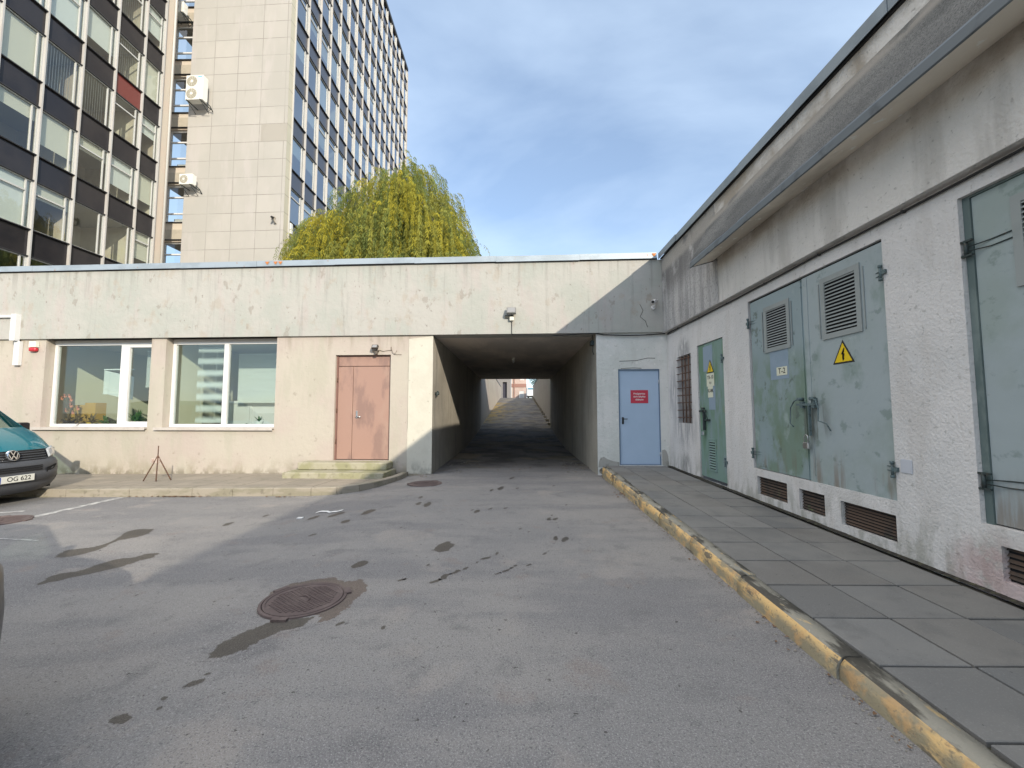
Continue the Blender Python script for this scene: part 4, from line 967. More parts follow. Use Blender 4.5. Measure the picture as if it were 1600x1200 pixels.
# louvre helper in a wall frame
def louvre(bm, F_, s0, s1, z0, z1, d, n, fw_=.05, proud=.014, mi_f=0, mi_s=0, mi_b=1, sag=0.0):
    if fw_ > 0:
        box(bm, F_, s0, s1, d-proud, d, z0, z0+fw_, mi_f); box(bm, F_, s0, s1, d-proud, d, z1-fw_, z1, mi_f)
        box(bm, F_, s0, s0+fw_, d-proud, d, z0+fw_, z1-fw_, mi_f); box(bm, F_, s1-fw_, s1, d-proud, d, z0+fw_, z1-fw_, mi_f)
    quad(bm, F_, s0+fw_, s1-fw_, z0+fw_, z1-fw_, d-.001, mi_b)
    h = (z1-z0-2*fw_)/n
    for i in range(n):
        z = z0+fw_+h*i
        r1, r2 = (sag*noise.noise(Vector((i*.9, s0*3, 0))), sag*noise.noise(Vector((i*.9, s1*3, 4)))) if sag else (0, 0)
        face(bm, [F_.P(s0+fw_, d-.002, z+h*.98+r1), F_.P(s1-fw_, d-.002, z+h*.98+r2), F_.P(s1-fw_, d-.002-h*.42, z+h*.42+r2), F_.P(s0+fw_, d-.002-h*.42, z+h*.42+r1)], mi_s)
        face(bm, [F_.P(s0+fw_, d-.001, z+h*.90+r1), F_.P(s1-fw_, d-.001, z+h*.90+r2), F_.P(s1-fw_, d-.002-h*.40, z+h*.40+r2), F_.P(s0+fw_, d-.002-h*.40, z+h*.40+r1)], mi_s)
for v, n_ in zip(V, (7, 7, 8, 6, 6)):
    bm = bmesh.new(); louvre(bm, F, v[0]+.004, v[1]-.004, v[2]+.004, v[3]-.004, .05, n_, fw_=.0, sag=.012)
    obj('vent_grille', bm, [M_VENTR, M_DARK], rb, recalc=False)
def hinge(s, z, parent, flip=1):
    bm = bmesh.new()
    cyl(bm, F.P(s, -.02, z-.055), F.P(s, -.02, z+.055), .012, 10); cyl(bm, F.P(s, -.02, z+.05), F.P(s, -.02, z+.075), .018, 8); cyl(bm, F.P(s, -.02, z-.08), F.P(s, -.02, z-.055), .018, 8)
    tube(bm, [F.P(s, -.015, z+.02), F.P(s+flip*.10, .02, z+.02), F.P(s+flip*.30, .028, z+.022)], .005, 5)
    tube(bm, [F.P(s, -.015, z-.02), F.P(s+flip*.10, .02, z-.02), F.P(s+flip*.30, .028, z-.012)], .005, 5)
    box(bm, F, min(s, s-flip*.05), max(s, s-flip*.05), -.022, -.001, z-.02, z+.02)
    return obj('hinge', bm, M_GIRON, parent)
# --- double door
LT = 5.041
la = obj('door_leaf', (lambda t: (bbox(t, F, LT+.006, HT[1]-.035, .018, .042, HT[2]+.01, HT[3]-.03, bev=.003), t)[1])(bmesh.new()), M_GGREEN, rb); la['label'] = 'left leaf with green patches under the blue paint'
lb = obj('door_leaf', (lambda t: (bbox(t, F, HT[0]+.012, LT-.004, .014, .042, HT[2]-.01, HT[3]-.025, bev=.003), t)[1])(bmesh.new()), M_GBLUE, rb); lb['label'] = 'right leaf in plain blue grey with a yellow warning triangle'
bm = bmesh.new(); box(bm, F, LT-.055, LT+.02, .008, .014, HT[2], HT[3]-.03); obj('cover_strip', bm, M_GBLUE, lb)
bm = bmesh.new(); box(bm, F, LT+.05, LT+.075, .006, .018, HT[2]+.01, HT[3]-.04); obj('edge_strip', bm, M_GGREEN, la)
for lf, a_, b_, n_ in ((la, (1192.5, 482, 1232, 465), (1196, 552, 1236, 543), 15), (lb, (1281.5, 437, 1343, 418), (1285, 532, 1348, 519), 15)):
    sL, zT = rp(a_[0], a_[1], .01); sR, _ = rp(a_[2], a_[3], .01); _, zB = rp(b_[0], b_[1], .01)
    bm = bmesh.new(); louvre(bm, F, sR, sL, zB, zT, .014 if lf is lb else .018, n_, fw_=.06)
    obj('louvre', bm, [M_LOUV, M_DARK], lf, recalc=False)
    for s_ in (sR-.035, sL+.035):
        bm = bmesh.new(); box(bm, F, s_-.006, s_+.006, .004, .016, zB+.02, zT-.05); obj('louvre_channel', bm, M_LOUV, lf)
hinge(HT[1]-.02, 2.80, la, -1); hinge(HT[1]-.02, .86, la, -1); hinge(HT[0]+.01, 2.80, lb, 1); hinge(HT[0]+.01, .93, lb, 1)
# lock gear
bm = bmesh.new()
for s_, sg_ in ((LT+.11, 1), (LT-.10, -1)):
    cyl(bm, F.P(s_, .02, 1.62), F.P(s_, -.05, 1.62), .022, 10); tube(bm, [F.P(s_, -.04, 1.62), F.P(s_+sg_*.06, -.055, 1.60), F.P(s_+sg_*.14, -.05, 1.52), F.P(s_+sg_*.17, -.045, 1.32), F.P(s_+sg_*.10, -.05, 1.28)] if sg_ > 0 else [F.P(s_, -.04, 1.62), F.P(s_-.10, -.055, 1.60), F.P(s_-.13, -.05, 1.50), F.P(s_-.12, -.05, 1.36), F.P(s_-.24, -.045, 1.33), F.P(s_-.28, -.03, 1.25)], .008, 6)
box(bm, F, LT-.17, LT+.17, -.035, -.015, 1.54, 1.565); box(bm, F, LT-.14, LT-.09, -.03, .01, 1.51, 1.63); box(bm, F, LT+.06, LT+.11, -.03, .01, 1.51, 1.59)
box(bm, F, LT-.058, LT-.040, -.04, -.01, 1.18, 1.54)
obj('lock_bar', bm, M_GIRON, lb)
bm = bmesh.new(); tube(bm, [F.P(LT-.03, -.045, 1.10), F.P(LT-.03, -.045, 1.17), F.P(LT+.0, -.045, 1.195), F.P(LT+.03, -.045, 1.17), F.P(LT+.03, -.045, 1.10)], .006, 6); bbox(bm, F, LT-.045, LT+.045, -.062, -.030, 1.02, 1.10, bev=.01); obj('padlock', bm, M_STEEL, lb)
# touch-up rectangle and plates on the left leaf
bm = bmesh.new(); sL, zT = rp(1203, 550, .018); sR, _ = rp(1231, 545, .018); _, zB = rp(1206, 594, .018); box(bm, F, sR, sL, .0155, .0178, zB, zT+.02); obj('touch_up', bm, M_PATCHB, la)
def plate(label, corners, d, mat, txt, size, xs=1.0, tcol=M_SIGNK, lines=None):
    (x0, y0_), (x1, y1_) = corners
    sL, zT = rp(x0, y0_, d); sR, zB = rp(x1, y1_, d)
    r = thing('sign', label, 'sign', tuple(F.P((sL+sR)/2, d, zB)), 0)
    bm = bmesh.new(); box(bm, F, sR, sL, d-.003, d-.0004, zB, zT); obj('plate', bm, mat, r)
    for k, (tt, zz) in enumerate(lines or [(txt, (zT+zB)/2)]): text('lettering', tt, size, F, (sL+sR)/2, d-.0036, zz, tcol, r, bold=.001, xs=xs)
    return r
plate('cream plate reading T-2 on the left leaf of the double door', ((1213.5, 574.5), (1230.5, 585)), .0150, M_SIGNC, 'T-2', .105)
def triangle(label, apex, bl, br, d):
    sa, za = rp(*apex, d); sL, zL = rp(*bl, d); sR, zR = rp(*br, d); zb = (zL+zR)/2; sa = (sL+sR)/2
    r = thing('warning_sign', label, 'warning sign', tuple(F.P(sa, d, zb)), 0)
    def tri(k, dd, name, mat, h=0):
        cz = zb+(za-zb)/3; P = [(sa+(sL-sa)*k, cz+(zb-cz)*k), (sa+(sR-sa)*k, cz+(zb-cz)*k), (sa, cz+(za-cz)*k)]
        bm = bmesh.new(); A = [F.P(s_, dd, z_) for s_, z_ in P]; B = [F.P(s_, dd+.0015, z_) for s_, z_ in P]
        face(bm, A); face(bm, B)
        for i in range(3): face(bm, [A[i], A[(i+1) % 3], B[(i+1) % 3], B[i]])
        obj(name, bm, mat, r)
    tri(1.0, d-.002, 'border', M_SIGNK); tri(.80, d-.0045, 'panel', M_SIGNY)
    H = za-zb; W = abs(sL-sR); bm = bmesh.new()
    bolt = [(.06, .66), (.10, .64), (-.02, .44), (.09, .40), (.03, .17), (.07, .18), (-.01, .10), (-.04, .21), (-.005, .18), (.03, .355), (-.09, .40)]
    pts = [F.P(sa-x*W*.9, d-.0062, zb+z*H) for x, z in bolt]
    bmesh.ops.triangulate(bm, faces=[bm.faces.new([bm.verts.new(p) for p in pts])]); obj('bolt_symbol', bm, M_SIGNK, r, recalc=False)
    return r
triangle('large yellow lightning triangle under the right louvre of the double door', (1318, 530.5), (1302, 570), (1336, 565), .0135)
# --- green door
gn = obj('door_leaf', (lambda t: (bbox(t, F, HG[0]+.015, HG[1]-.015, .018, .045, HG[2]+.06, HG[3]-.01, bev=.003), t)[1])(bmesh.new()), M_GREEN, rb); gn['label'] = 'narrow green steel door with blue touch-ups'
bm = bmesh.new(); louvre(bm, F, 7.42, 7.72, .40, .98, .018, 11, fw_=.035); obj('louvre', bm, [M_GREEN, M_DARK], gn, recalc=False)
bm = bmesh.new()
def prect(a, b, d0=.0155, d1=.0178):
    sL, zT = rp(*a, d0); sR, zB = rp(*b, d0); box(bm, F, min(sL, sR), max(sL, sR), d0, d1, min(zT, zB), max(zT, zB))
prect((1098, 543), (1113.5, 578)); obj('touch_up', bm, M_PATCHB, gn)
bm = bmesh.new(); prect((1107, 602), (1118, 640)); obj('touch_up', bm, M_PATCHB, gn)
hinge(HG[0]+.015, 2.38, gn, 1); hinge(HG[0]+.01, .62, gn, 1)
bm = bmesh.new()
cyl(bm, F.P(7.86, .02, 1.53), F.P(7.86, -.04, 1.53), .02, 8); box(bm, F, 7.72, 7.99, -.03, -.01, 1.46, 1.50); box(bm, F, 7.80, 7.84, -.03, .015, 1.12, 1.50); tube(bm, [F.P(7.86, -.035, 1.53), F.P(7.72, -.045, 1.50), F.P(7.62, -.04, 1.34), F.P(7.68, -.03, 1.30)], .008, 6); box(bm, F, 7.62, 7.84, -.02, .012, 1.30, 1.33)
obj('lock_bar', bm, M_DRIRON, gn)
bm = bmesh.new(); bbox(bm, F, 7.79, 7.87, -.05, -.02, 1.03, 1.10, bev=.01); obj('padlock', bm, M_STEEL, gn)
triangle('small yellow lightning triangle on the narrow green door', (1109.5, 561.5), (1104.5, 583), (1115.5, 582), .0135)
sL, zT = rp(1104, 584.5, .014); sR, zB = rp(1116, 595, .014)
pr_ = thing('sign', 'cream two-part label plate under the small triangle on the green door', 'sign', tuple(F.P((sL+sR)/2, .014, zB)), 0)
bm = bmesh.new(); box(bm, F, sR, sL, .0115, .0146, zT-.235, zT); box(bm, F, sR+.06, sL-.04, .0115, .0146, zT-.44, zT-.2365); obj('plate', bm, M_SIGNC, pr_)
for t_, z_, q in (('TR-10', zT-.075, .095), ('0,4', zT-.175, .06), ('KAM.', zT-.32, .095)): text('lettering', t_, q, F, (sL+sR)/2, .0109, z_, M_SIGNK, pr_, bold=.001)
# --- barred slit
bm = bmesh.new()
for i in range(9):
    z = HS[2]+.12+i*.155; tube(bm, [F.P(HS[1]+.02, -.012, z), F.P(HS[0]-.0, .03, z+.02*noise.noise(Vector((i, 0, 0))))], .011, 6)
for s_ in (8.52, 8.70, 8.86): tube(bm, [F.P(s_, .02, HS[2]+.01), F.P(s_+.01, .025, HS[3]-.01)], .012, 6)
obj('window_bars', bm, M_RUST, rb)
bm = bmesh.new(); box(bm, F, HS[0]+.005, HS[1]-.005, .12, .15, HS[2]+.005, HS[3]-.005); obj('window', bm, surf('dusty_slit_pane', (.26, .235, .22), [D(4, .45, .6, (.14, .12, .11), .8)], rough=.6), rb)
# --- right-hand door
rd = obj('door_leaf', (lambda t: (bbox(t, F, HD[0]+.05, HD[1]-.055, .050, .082, HD[2]+.01, HD[3]-.02, bev=.003), t)[1])(bmesh.new()), M_GBLUE, rb); rd['label'] = 'cropped blue grey door leaf nearest the camera'
bm = bmesh.new(); box(bm, F, HD[1]-.053, HD[1]-.001, .038, .084, HD[2], HD[3]-.001); box(bm, F, HD[0]+.001, HD[1]-.053, .038, .084, HD[3]-.018, HD[3]-.001); obj('frame', bm, surf('dark_green_frame', (.10, .135, .13), [D((4, 4, 2), .45, .6, (.17, .21, .20), .8)], rough=.6), rd)
sL, zT = rp(1580, 308, .05); _, zB = rp(1588, 447, .05)
bm = bmesh.new(); louvre(bm, F, sL-.60, sL, zB-.01, zT, .050, 15, fw_=.06); obj('louvre', bm, [M_LOUV, M_DARK], rd, recalc=False)
for z in (2.74, .94):
    bm = bmesh.new(); s_ = HD[1]-.03
    cyl(bm, F.P(s_, .01, z-.06), F.P(s_, .01, z+.06), .013, 10); box(bm, F, s_-.05, s_+.03, -.002, .02, z+.05, z+.065); box(bm, F, s_-.05, s_+.03, -.002, .02, z-.065, z-.05)
    tube(bm, [F.P(s_, .012, z+.01), F.P(s_-.14, .045, z+.02), F.P(s_-.34, .044, z+.03), F.P(s_-.36, .044, z-.02), F.P(s_-.14, .045, z-.03), F.P(s_, .012, z-.02)], .005, 5)
    obj('hinge', bm, M_DRIRON, rd)
# painted-over square, pinkish stain by the right reveal
bm = bmesh.new(); sL, zT = rp(1407.5, 717, 0); sR, zB = rp(1427, 741, 0); bbox(bm, F, sR, sL, -.008, -.001, zB, zT, bev=.002, seg=1); obj('cover_plate', bm, surf('painted_plate', (.46, .48, .52), rough=.7), rb)
# cables under the ledge
for off, r_, ph, lab in ((0, .011, 0, 'black cable sagging along the underside of the ledge on the grey service building'),):
    bm = bmesh.new(); pts = []
    for i in range(61):
        yy = 9.55-i*.21; pts.append(F.P(yy, -.022-off, 3.285-.012*abs(math.sin(yy*1.35+ph))-.03*max(0, noise.noise(Vector((yy*.5, off*9, 0))))))
    tube(bm, pts, r_, 6)
    for i in range(3, 60, 5): cyl(bm, pts[i]+Vector((.02, 0, 0)), pts[i]+Vector((-.014, 0, 0)), .016, 6)
    tag(obj('cable', bm, M_CABLE), lab, 'cable')
bm = bmesh.new(); tube(bm, [F.P(9.58-i*.35, -.012, 3.262-.006*math.sin(i*1.7)) for i in range(12)], .007, 5)
tag(obj('cable', bm, surf('grey_wire', (.16, .15, .14))), 'thin grey wire below the thick cable near the inner corner', 'cable')

# ================================================================== TOWER BLOCK
tw = thing('office_tower', 'tall office block with glass curtain walls and a pale stone stair core', 'building', (-14.65, 25, 0))
XA, XD = -21.5, -14.65
ZT = 47.3
TF = Fr((0, 24.335, 0), (math.cos(TH), -math.sin(TH), 0), (math.sin(TH), math.cos(TH), 0))
cL = (onY(292, 200, 25.25).x)
bm = bmesh.new()
sC0, sC1 = (cL)/math.cos(TH), (XD-.02)/math.cos(TH)
cc_ = [TF.P(sC0, 0, 0), TF.P(sC1, 0, 0)]
face(bm, [cc_[0], cc_[1], cc_[1]+Vector((0, 0, ZT)), cc_[0]+Vector((0, 0, ZT))])
face(bm, [cc_[0], cc_[0]+Vector((0, 0, ZT)), (cc_[0].x, 27.5, ZT), (cc_[0].x, 27.5, 0)])
face(bm, [(cc_[0].x, cc_[0].y, ZT), (cc_[1].x, cc_[1].y, ZT), (XD, 25.5, ZT), (cc_[0].x, 27.5, ZT)])
obj('stone_wall', bm, M_STONE, tw, recalc=False)
bm = bmesh.new(); face(bm, [cc_[1], (XD+.0, 25.50, 0), (XD+.0, 25.50, ZT), cc_[1]+Vector((0, 0, ZT))]); obj('stone_return', bm, M_STONE2, tw, recalc=False)
# odd grey panel on the core
a0 = onplane(408, 197, TF.P(0, -.004, 0), TF.d); a1 = onplane(449, 220, TF.P(0, -.004, 0), TF.d)
bm = bmesh.new(); quad(bm, TF, (a0-TF.o).dot(TF.s), sC1, 18.72, 19.88, -.006); obj('grey_panel', bm, surf('grey_stone', (.375, .355, .32), [D((1, 1, .3), .45, .62, (.345, .325, .29), .8)]), tw, recalc=False)

def facade(X, y0, bays, pitch, floors, zf, last=None, near_first=True):
    return Fr((X, y0, 0), (0, 1, 0), (-1, 0, 0))
FP = 3.42; SPH = 1.24
FA = Fr((XA, 23.46, 0), (0, 1, 0), (-1, 0, 0))      # s negative towards the camera
FD = Fr((XD, 25.5, 0), (0, 1, 0), (-1, 0, 0)); WD = 1.655; FPD = 3.51
def bay_mesh(kind, w):
    """glass pane in local s,d,z; frame mesh; origin lower left of the light"""
    pass
h = FP-SPH
LF = Fr((0, 0, 0), (0, 1, 0), (-1, 0, 0))
def mk(name, fn, mats):
    bm = bmesh.new(); fn(bm); bmesh.ops.recalc_face_normals(bm, faces=bm.faces); me = bpy.data.meshes.new(name); bm.to_mesh(me); bm.free()
    for m in mats: me.materials.append(m)
    return me
WB = 1.59
def pane_fn(bm): quad(bm, LF, .05, WB-.30, .04, h-.04, .06); quad(bm, LF, WB-.25, WB-.08, .05, h-.05, .05)
def frame_fn(bm):
    box(bm, LF, .03, .05, .02, .09, .0, h); box(bm, LF, WB-.30, WB-.25, .02, .09, 0, h); box(bm, LF, WB-.08, WB-.03, .02, .09, 0, h)
    box(bm, LF, .05, WB-.30, .02, .08, 0, .04); box(bm, LF, .05, WB-.30, .02, .08, h-.04, h); box(bm, LF, WB-.25, WB-.08, .02, .08, 0, .05); box(bm, LF, WB-.25, WB-.08, .02, .08, h-.05, h)
def frame_t_fn(bm):
    frame_fn(bm); box(bm, LF, .05, WB-.30, .01, .08, h*.74, h*.74+.07)
def blind_fn(fr, mat=0):
    def f(bm): quad(bm, LF, .06, WB-.06, h*(1-fr), h-.02, .14)
    return f
def vert_fn(bm):
    for k in range(10):
        s = .12+k*.115; face(bm, [LF.P(s, .14, .05), LF.P(s+.06, .19, .05), LF.P(s+.06, .19, h-.05), LF.P(s, .14, h-.05)])
me_pane = mk('window', pane_fn, [M_TGLASS]); me_pane2 = mk('window', pane_fn, [M_TGLASS2])
me_fr = mk('frame', frame_fn, [M_SASH]); me_frt = mk('frame', frame_t_fn, [M_SASH])
me_bl = {(fr, i): mk('blind', blind_fn(fr), [m]) for fr in (.3, .45, .7, 1.0) for i, m in enumerate((M_ROLLER, M_ROLLER2, M_TAUPE))}
me_vb = mk('vertical_blind', vert_fn, [M_ROLLER2])
def sp_fn(bm):
    quad(bm, LF, .04, WB-.04, .03, SPH-.03, .05, 0)
    box(bm, LF, -.0, WB, -.06, .06, SPH-.045, SPH, 1); box(bm, LF, -.0, WB, -.05, .06, 0, .045, 1)
me_sp = mk('spandrel_panel', sp_fn, [M_SPAN, M_FLASHD]); me_spr = mk('spandrel_panel', sp_fn, [M_SPANR, M_FLASHD]); me_spd = mk('spandrel_panel', sp_fn, [M_SPAND, M_FLASHD])
def link(name, me, loc, parent, sy=1.0, sz=1.0):
    o = bpy.data.objects.new(name, me); COL.objects.link(o); o.parent = parent
    o.location = loc; o.scale = (1, sy, sz); return o
rt = random.Random(21)
cells = []
tops = [5.9+FP*i for i in range(0, 13)]       # top edge of each spandrel on wall A: one lies at z=16.35
ofsA = 16.36-(5.9+FP*3); ofsD = 17.25-(5.9+FPD*3)
for fi in range(12):
    for b in range(7):
        wy = 1.22/WB if b == 0 else 1.0
        s0 = -1.22 if b == 0 else -1.22-WB*b
        cells.append(('A', s0, 5.9+FP*fi+ofsA, wy, fi, b))
    for b in range(16): cells.append(('D', WD*b, 5.9+FPD*fi+ofsD, WD/WB, fi, b))
def vis(c):
    """apparent size of a bay as seen from the yard; hidden ones score low"""
    Fm = FA if c[0] == 'A' else FD
    p = Fm.P(c[1]+WB/2, 0, c[2]); q = ROT.transposed() @ (p-EYE)
    if q.z > 0: return 0
    x, y = 800+FPX*q.x/-q.z, 600-FPX*q.y/-q.z
    if not (-60 < x < 1600 and -50 < y < 440): return 0
    return abs(p.x)/(p-EYE).length**3*1000
order = sorted(cells, key=vis, reverse=True)
origin = tw.location
rest_w, rest_s, rest_f = bmesh.new(), bmesh.new(), bmesh.new()
def addmesh(bm, me, loc, sy, sz):
    t = bmesh.new(); t.from_mesh(me); t.transform(Matrix.Translation(loc) @ Matrix.Diagonal((1, sy, sz, 1))); merge(bm, t)
for k, c in enumerate(order):
    Fm = FA if c[0] == 'A' else FD
    top = c[2]; base = Fm.P(c[1], 0, top)
    sz = FPD/FP if c[0] == 'D' else 1.0; spb = base-Vector((0, 0, SPH*sz))
    sp = me_sp if c[0] == 'A' else me_spd
    if c[0] == 'A' and c[4] == 4 and c[5] == 1: sp = me_spr
    if k < 100 and vis(c) > 0:
        w = link('window', me_pane if c[0] == 'A' else me_pane2, base-origin, tw, c[3], sz)
        f = link('frame', me_frt if rt.random() < .35 else me_fr, (0, 0, 0), w)
        r = rt.random()
        if c[0] == 'A':
            if r < .14: link('vertical_blind', me_vb, (0, 0, 0), w)
            elif r < .92:
                fr = rt.choice((.3, .45, .7, .7, 1.0, 1.0)); link('blind', me_bl[fr, rt.choice((0, 0, 1, 1, 1))], (0, 0, 0), w)
        else:
            if r < .5: link('blind', me_bl[rt.choice((.45, .7, 1.0)), rt.choice((0, 1, 1))], (0, 0, 0), w)
        link('spandrel_panel', sp, spb-origin, tw, c[3], sz)
    else:
        addmesh(rest_w, me_pane2 if c[0] == 'D' else me_pane, base, c[3], sz); addmesh(rest_f, me_fr, base, c[3], sz); addmesh(rest_s, sp, spb, c[3], sz)
rw = obj('distant_windows', rest_w, M_TGLASS2, tw, recalc=False); rw['kind'] = 'stuff'
rf_ = obj('distant_frames', rest_f, M_SASH, tw, recalc=False); rf_['kind'] = 'stuff'
rsd = obj('distant_spandrels', rest_s, [M_SPAND, M_FLASHD], tw, recalc=False); rsd['kind'] = 'stuff'
for Fm, ss in ((FA, [0, -1.22]+[-1.22-WB*k for k in range(1, 7)]), (FD, [WD*k for k in range(17)])):
    for s in ss:
        bm = bmesh.new(); box(bm, Fm, s-.03, s+.03, -.08, .05, 2, ZT-.4); obj('mullion', bm, M_MULL, tw)
# solid structure: slabs, rear lining, side walls
bm = bmesh.new()
for fi in range(12):
    for Fm, off, a, b in ((FA, ofsA, -1.22-WB*6, 0.0), (FD, ofsD, 0.02, WD*16)):
        zt = 5.9+(FPD if Fm is FD else FP)*fi+off
        box(bm, Fm, a, b, .10 if Fm is FD else .12, 3.0, zt-SPH+.1, zt-.12)
obj('floor_slab', bm, surf('slab_edge', (.42, .41, .36), rough=.9), tw)
bm = bmesh.new()
quad(bm, FA, -1.22-WB*6, 0, 0, ZT-.4, 3.0); quad(bm, FD, 0, WD*16, 0, ZT-.4, 3.0)
for b in range(0, 7, 2): face(bm, [FA.P(-1.22-WB*b, .12, 0), FA.P(-1.22-WB*b, 3, 0), FA.P(-1.22-WB*b, 3, ZT-.4), FA.P(-1.22-WB*b, .12, ZT-.4)])
face(bm, [FA.P(-.02, .12, 0), FA.P(-.02, 3, 0), FA.P(-.02, 3, ZT-.4), FA.P(-.02, .12, ZT-.4)])
for b in range(0, 17, 4): face(bm, [FD.P(WD*b, .12, 0), FD.P(WD*b, 3, 0), FD.P(WD*b, 3, ZT-.4), FD.P(WD*b, .12, ZT-.4)])
obj('interior_wall', bm, surf('office_wall', (.62, .58, .46), [D((.5, .5, .3), .45, .6, (.44, .36, .28), .8), D((.35, .35, .25), .6, .66, (.62, .58, .40), .8, seed=6)], rough=.9), tw, recalc=False)
bm = bmesh.new()
box(bm, WORLD, XD-12, XD+.12, 25.6, 52.1, ZT-.4, ZT+.0); box(bm, WORLD, XA-12, XA+.12, 12.5, 24.3, 46.2, 46.6)
obj('parapet', bm, M_FLASHD, tw)
bm = bmesh.new()
yE = FD.P(WD*16, 0, 0).y
box(bm, WORLD, XD-12, XD+.02, yE+.03, yE+.5, 0, ZT-.4); 
obj('end_wall', bm, M_PINKPL, tw)
bm = bmesh.new(); box(bm, WORLD, XA-.5, XA+.0, 23.51, 24.25, 0, 46.2); obj('corner_pier', bm, M_PINKPL, tw)
bm = bmesh.new()
yS = FA.P(-1.22-WB*6, 0, 0).y
box(bm, WORLD, XA-12, XA-.0, yS-.5, yS-.06, 0, 46.2)
obj('end_wall', bm, M_PINKPL, tw)
# recess with stair windows
ry = 25.8
bm = bmesh.new()
RF = Fr((0, ry, 0), (1, 0, 0), (0, 1, 0))
sills = [onY(270, v, ry).z for v in (36, 117.5, 200, 286, 375)]
pit = (sills[0]-sills[-1])/4
sills = [sills[0]+pit*k for k in range(4, 0, -1)]+sills
xw0, xw1 = -23.05, cc_[0].x+.05
holes = [(xw0, xw1-.02, z-2.62, z-.12, .25) for z in sills]
wall(bm, RF, -26, xw1, 0, 46.2, holes)
obj('recess_wall', bm, M_PINKPL, tw)
bm = bmesh.new()
for z in sills:
    box(bm, RF, -23.4, xw1, -.12, 0, z-.03, z); box(bm, RF, -23.35, xw1, -.10, 0, z-2.70, z-2.66)
obj('recess_ledge', bm, M_FLASHD, tw)
M_TAPR = surf('taupe_apron', (.42, .38, .31), [D(2, .45, .6, (.36, .33, .27), .7)])
for z in sills:
    bm = bmesh.new(); box(bm, RF, -23.3, xw1, -.07, -.002, z+.03, z+.66); obj('recess_apron', bm, M_TAPR, tw)
    wi = obj('window', (lambda t: (quad(t, RF, xw0+.1, xw1-.03, z-2.6, z-.14, .2), t)[1])(bmesh.new()), M_TGLASS, tw, recalc=False)
    bm = bmesh.new()
    box(bm, RF, xw0+.0, xw0+.14, .14, .24, z-2.62, z-.12)
    for q in (z-2.62, z-2.05, z-.95, z-.20): box(bm, RF, xw0+.14, xw1-.02, .14, .24, q, q+.09)
    obj('frame', bm, M_WPVC, wi)
    bm = bmesh.new(); box(bm, RF, xw0+.3, xw1-.4, .5, .6, z-2.55, z-2.2) ; obj('radiator', bm, M_WPVC, wi)
bm = bmesh.new(); quad(bm, RF, -23.2, xw1, 0, 46, 2.5)
for z in sills: face(bm, [RF.P(-23.2, .26, z-.1), RF.P(xw1, .26, z-.1), RF.P(xw1, 2.5, z-.1), RF.P(-23.2, 2.5, z-.1)])
obj('stair_interior', bm, M_TAUPE, tw, recalc=False)
bm = bmesh.new(); tube(bm, [(XA+.06, 24.05, 2), (XA+.06, 24.05, 46)], .06, 8); obj('downpipe', bm, M_SASH, tw)

# air conditioners on the tower
def ac(label, x, y, z, w, h_, dp, fans, blue=False):
    root = thing('air_conditioner', label, 'air conditioner', (x, y, z), -TH, 'air conditioner units on the tower block')
    G = Fr((x, y, z), (math.cos(TH), -math.sin(TH), 0), (math.sin(TH), math.cos(TH), 0))
    bm = bmesh.new(); bbox(bm, G, 0, w, -dp, 0, 0, h_, bev=.02); obj('casing', bm, M_ACW, root)
    bm = bmesh.new(); R_ = min(w*.30, h_/fans*.42)
    for k in range(fans):
        cx, cz = w*.36, h_*(k+.5)/fans
        c = G.P(cx, -dp-.012, cz)
        cyl(bm, c+G.d*.014, c, R_, 28, 0); cyl(bm, c, c-G.d*.01, R_*.28, 16, 1)
        for q in range(10):
            a = q*math.pi/5; tube(bm, [c-G.d*.006+(G.s*math.cos(a)+Vector((0, 0, 1))*math.sin(a))*R_*.3, c-G.d*.006+(G.s*math.cos(a+.3)+Vector((0, 0, 1))*math.sin(a+.3))*R_*.97], .006, 4, 1)
    obj('fan_grille', bm, [M_ACG, M_ACW], root)
    bm = bmesh.new()
    for q in (.12, w-.12):
        box(bm, G, q-.02, q+.02, -dp-.05, .55, -.05, -.005); tube(bm, [G.P(q, -dp, -.04), G.P(q, .3, -.42)], .02, 5)
    tube(bm, [G.P(w-.05, -.1, .1), G.P(w+.12, .1, -.10), G.P(w+.10, .35, -.3)], .03, 6)
    obj('bracket', bm, M_DRIRON, root)
    if blue:
        bm = bmesh.new(); box(bm, G, w*.70, w*.93, -dp-.004, -dp-.001, h_*.90, h_*.96); obj('badge', bm, surf('blue_badge', (.22, .50, .62)), root)
    return root
p = onY(292, 157, 24.55)
ac('large two-fan air conditioner at the left edge of the stone stair core', p.x, 24.85, p.z-.05, 1.12, 1.62, .42, 2, True)
p = onY(285.5, 292, 24.9)
ac('small air conditioner lowest of the three on the tower block', p.x, 24.95, p.z, .86, .68, .34, 1)
p = onY(269, 24, 25.2)
ac('small air conditioner highest of the three, at the top edge of the photo', p.x, 25.35, p.z, .95, .72, .36, 1)
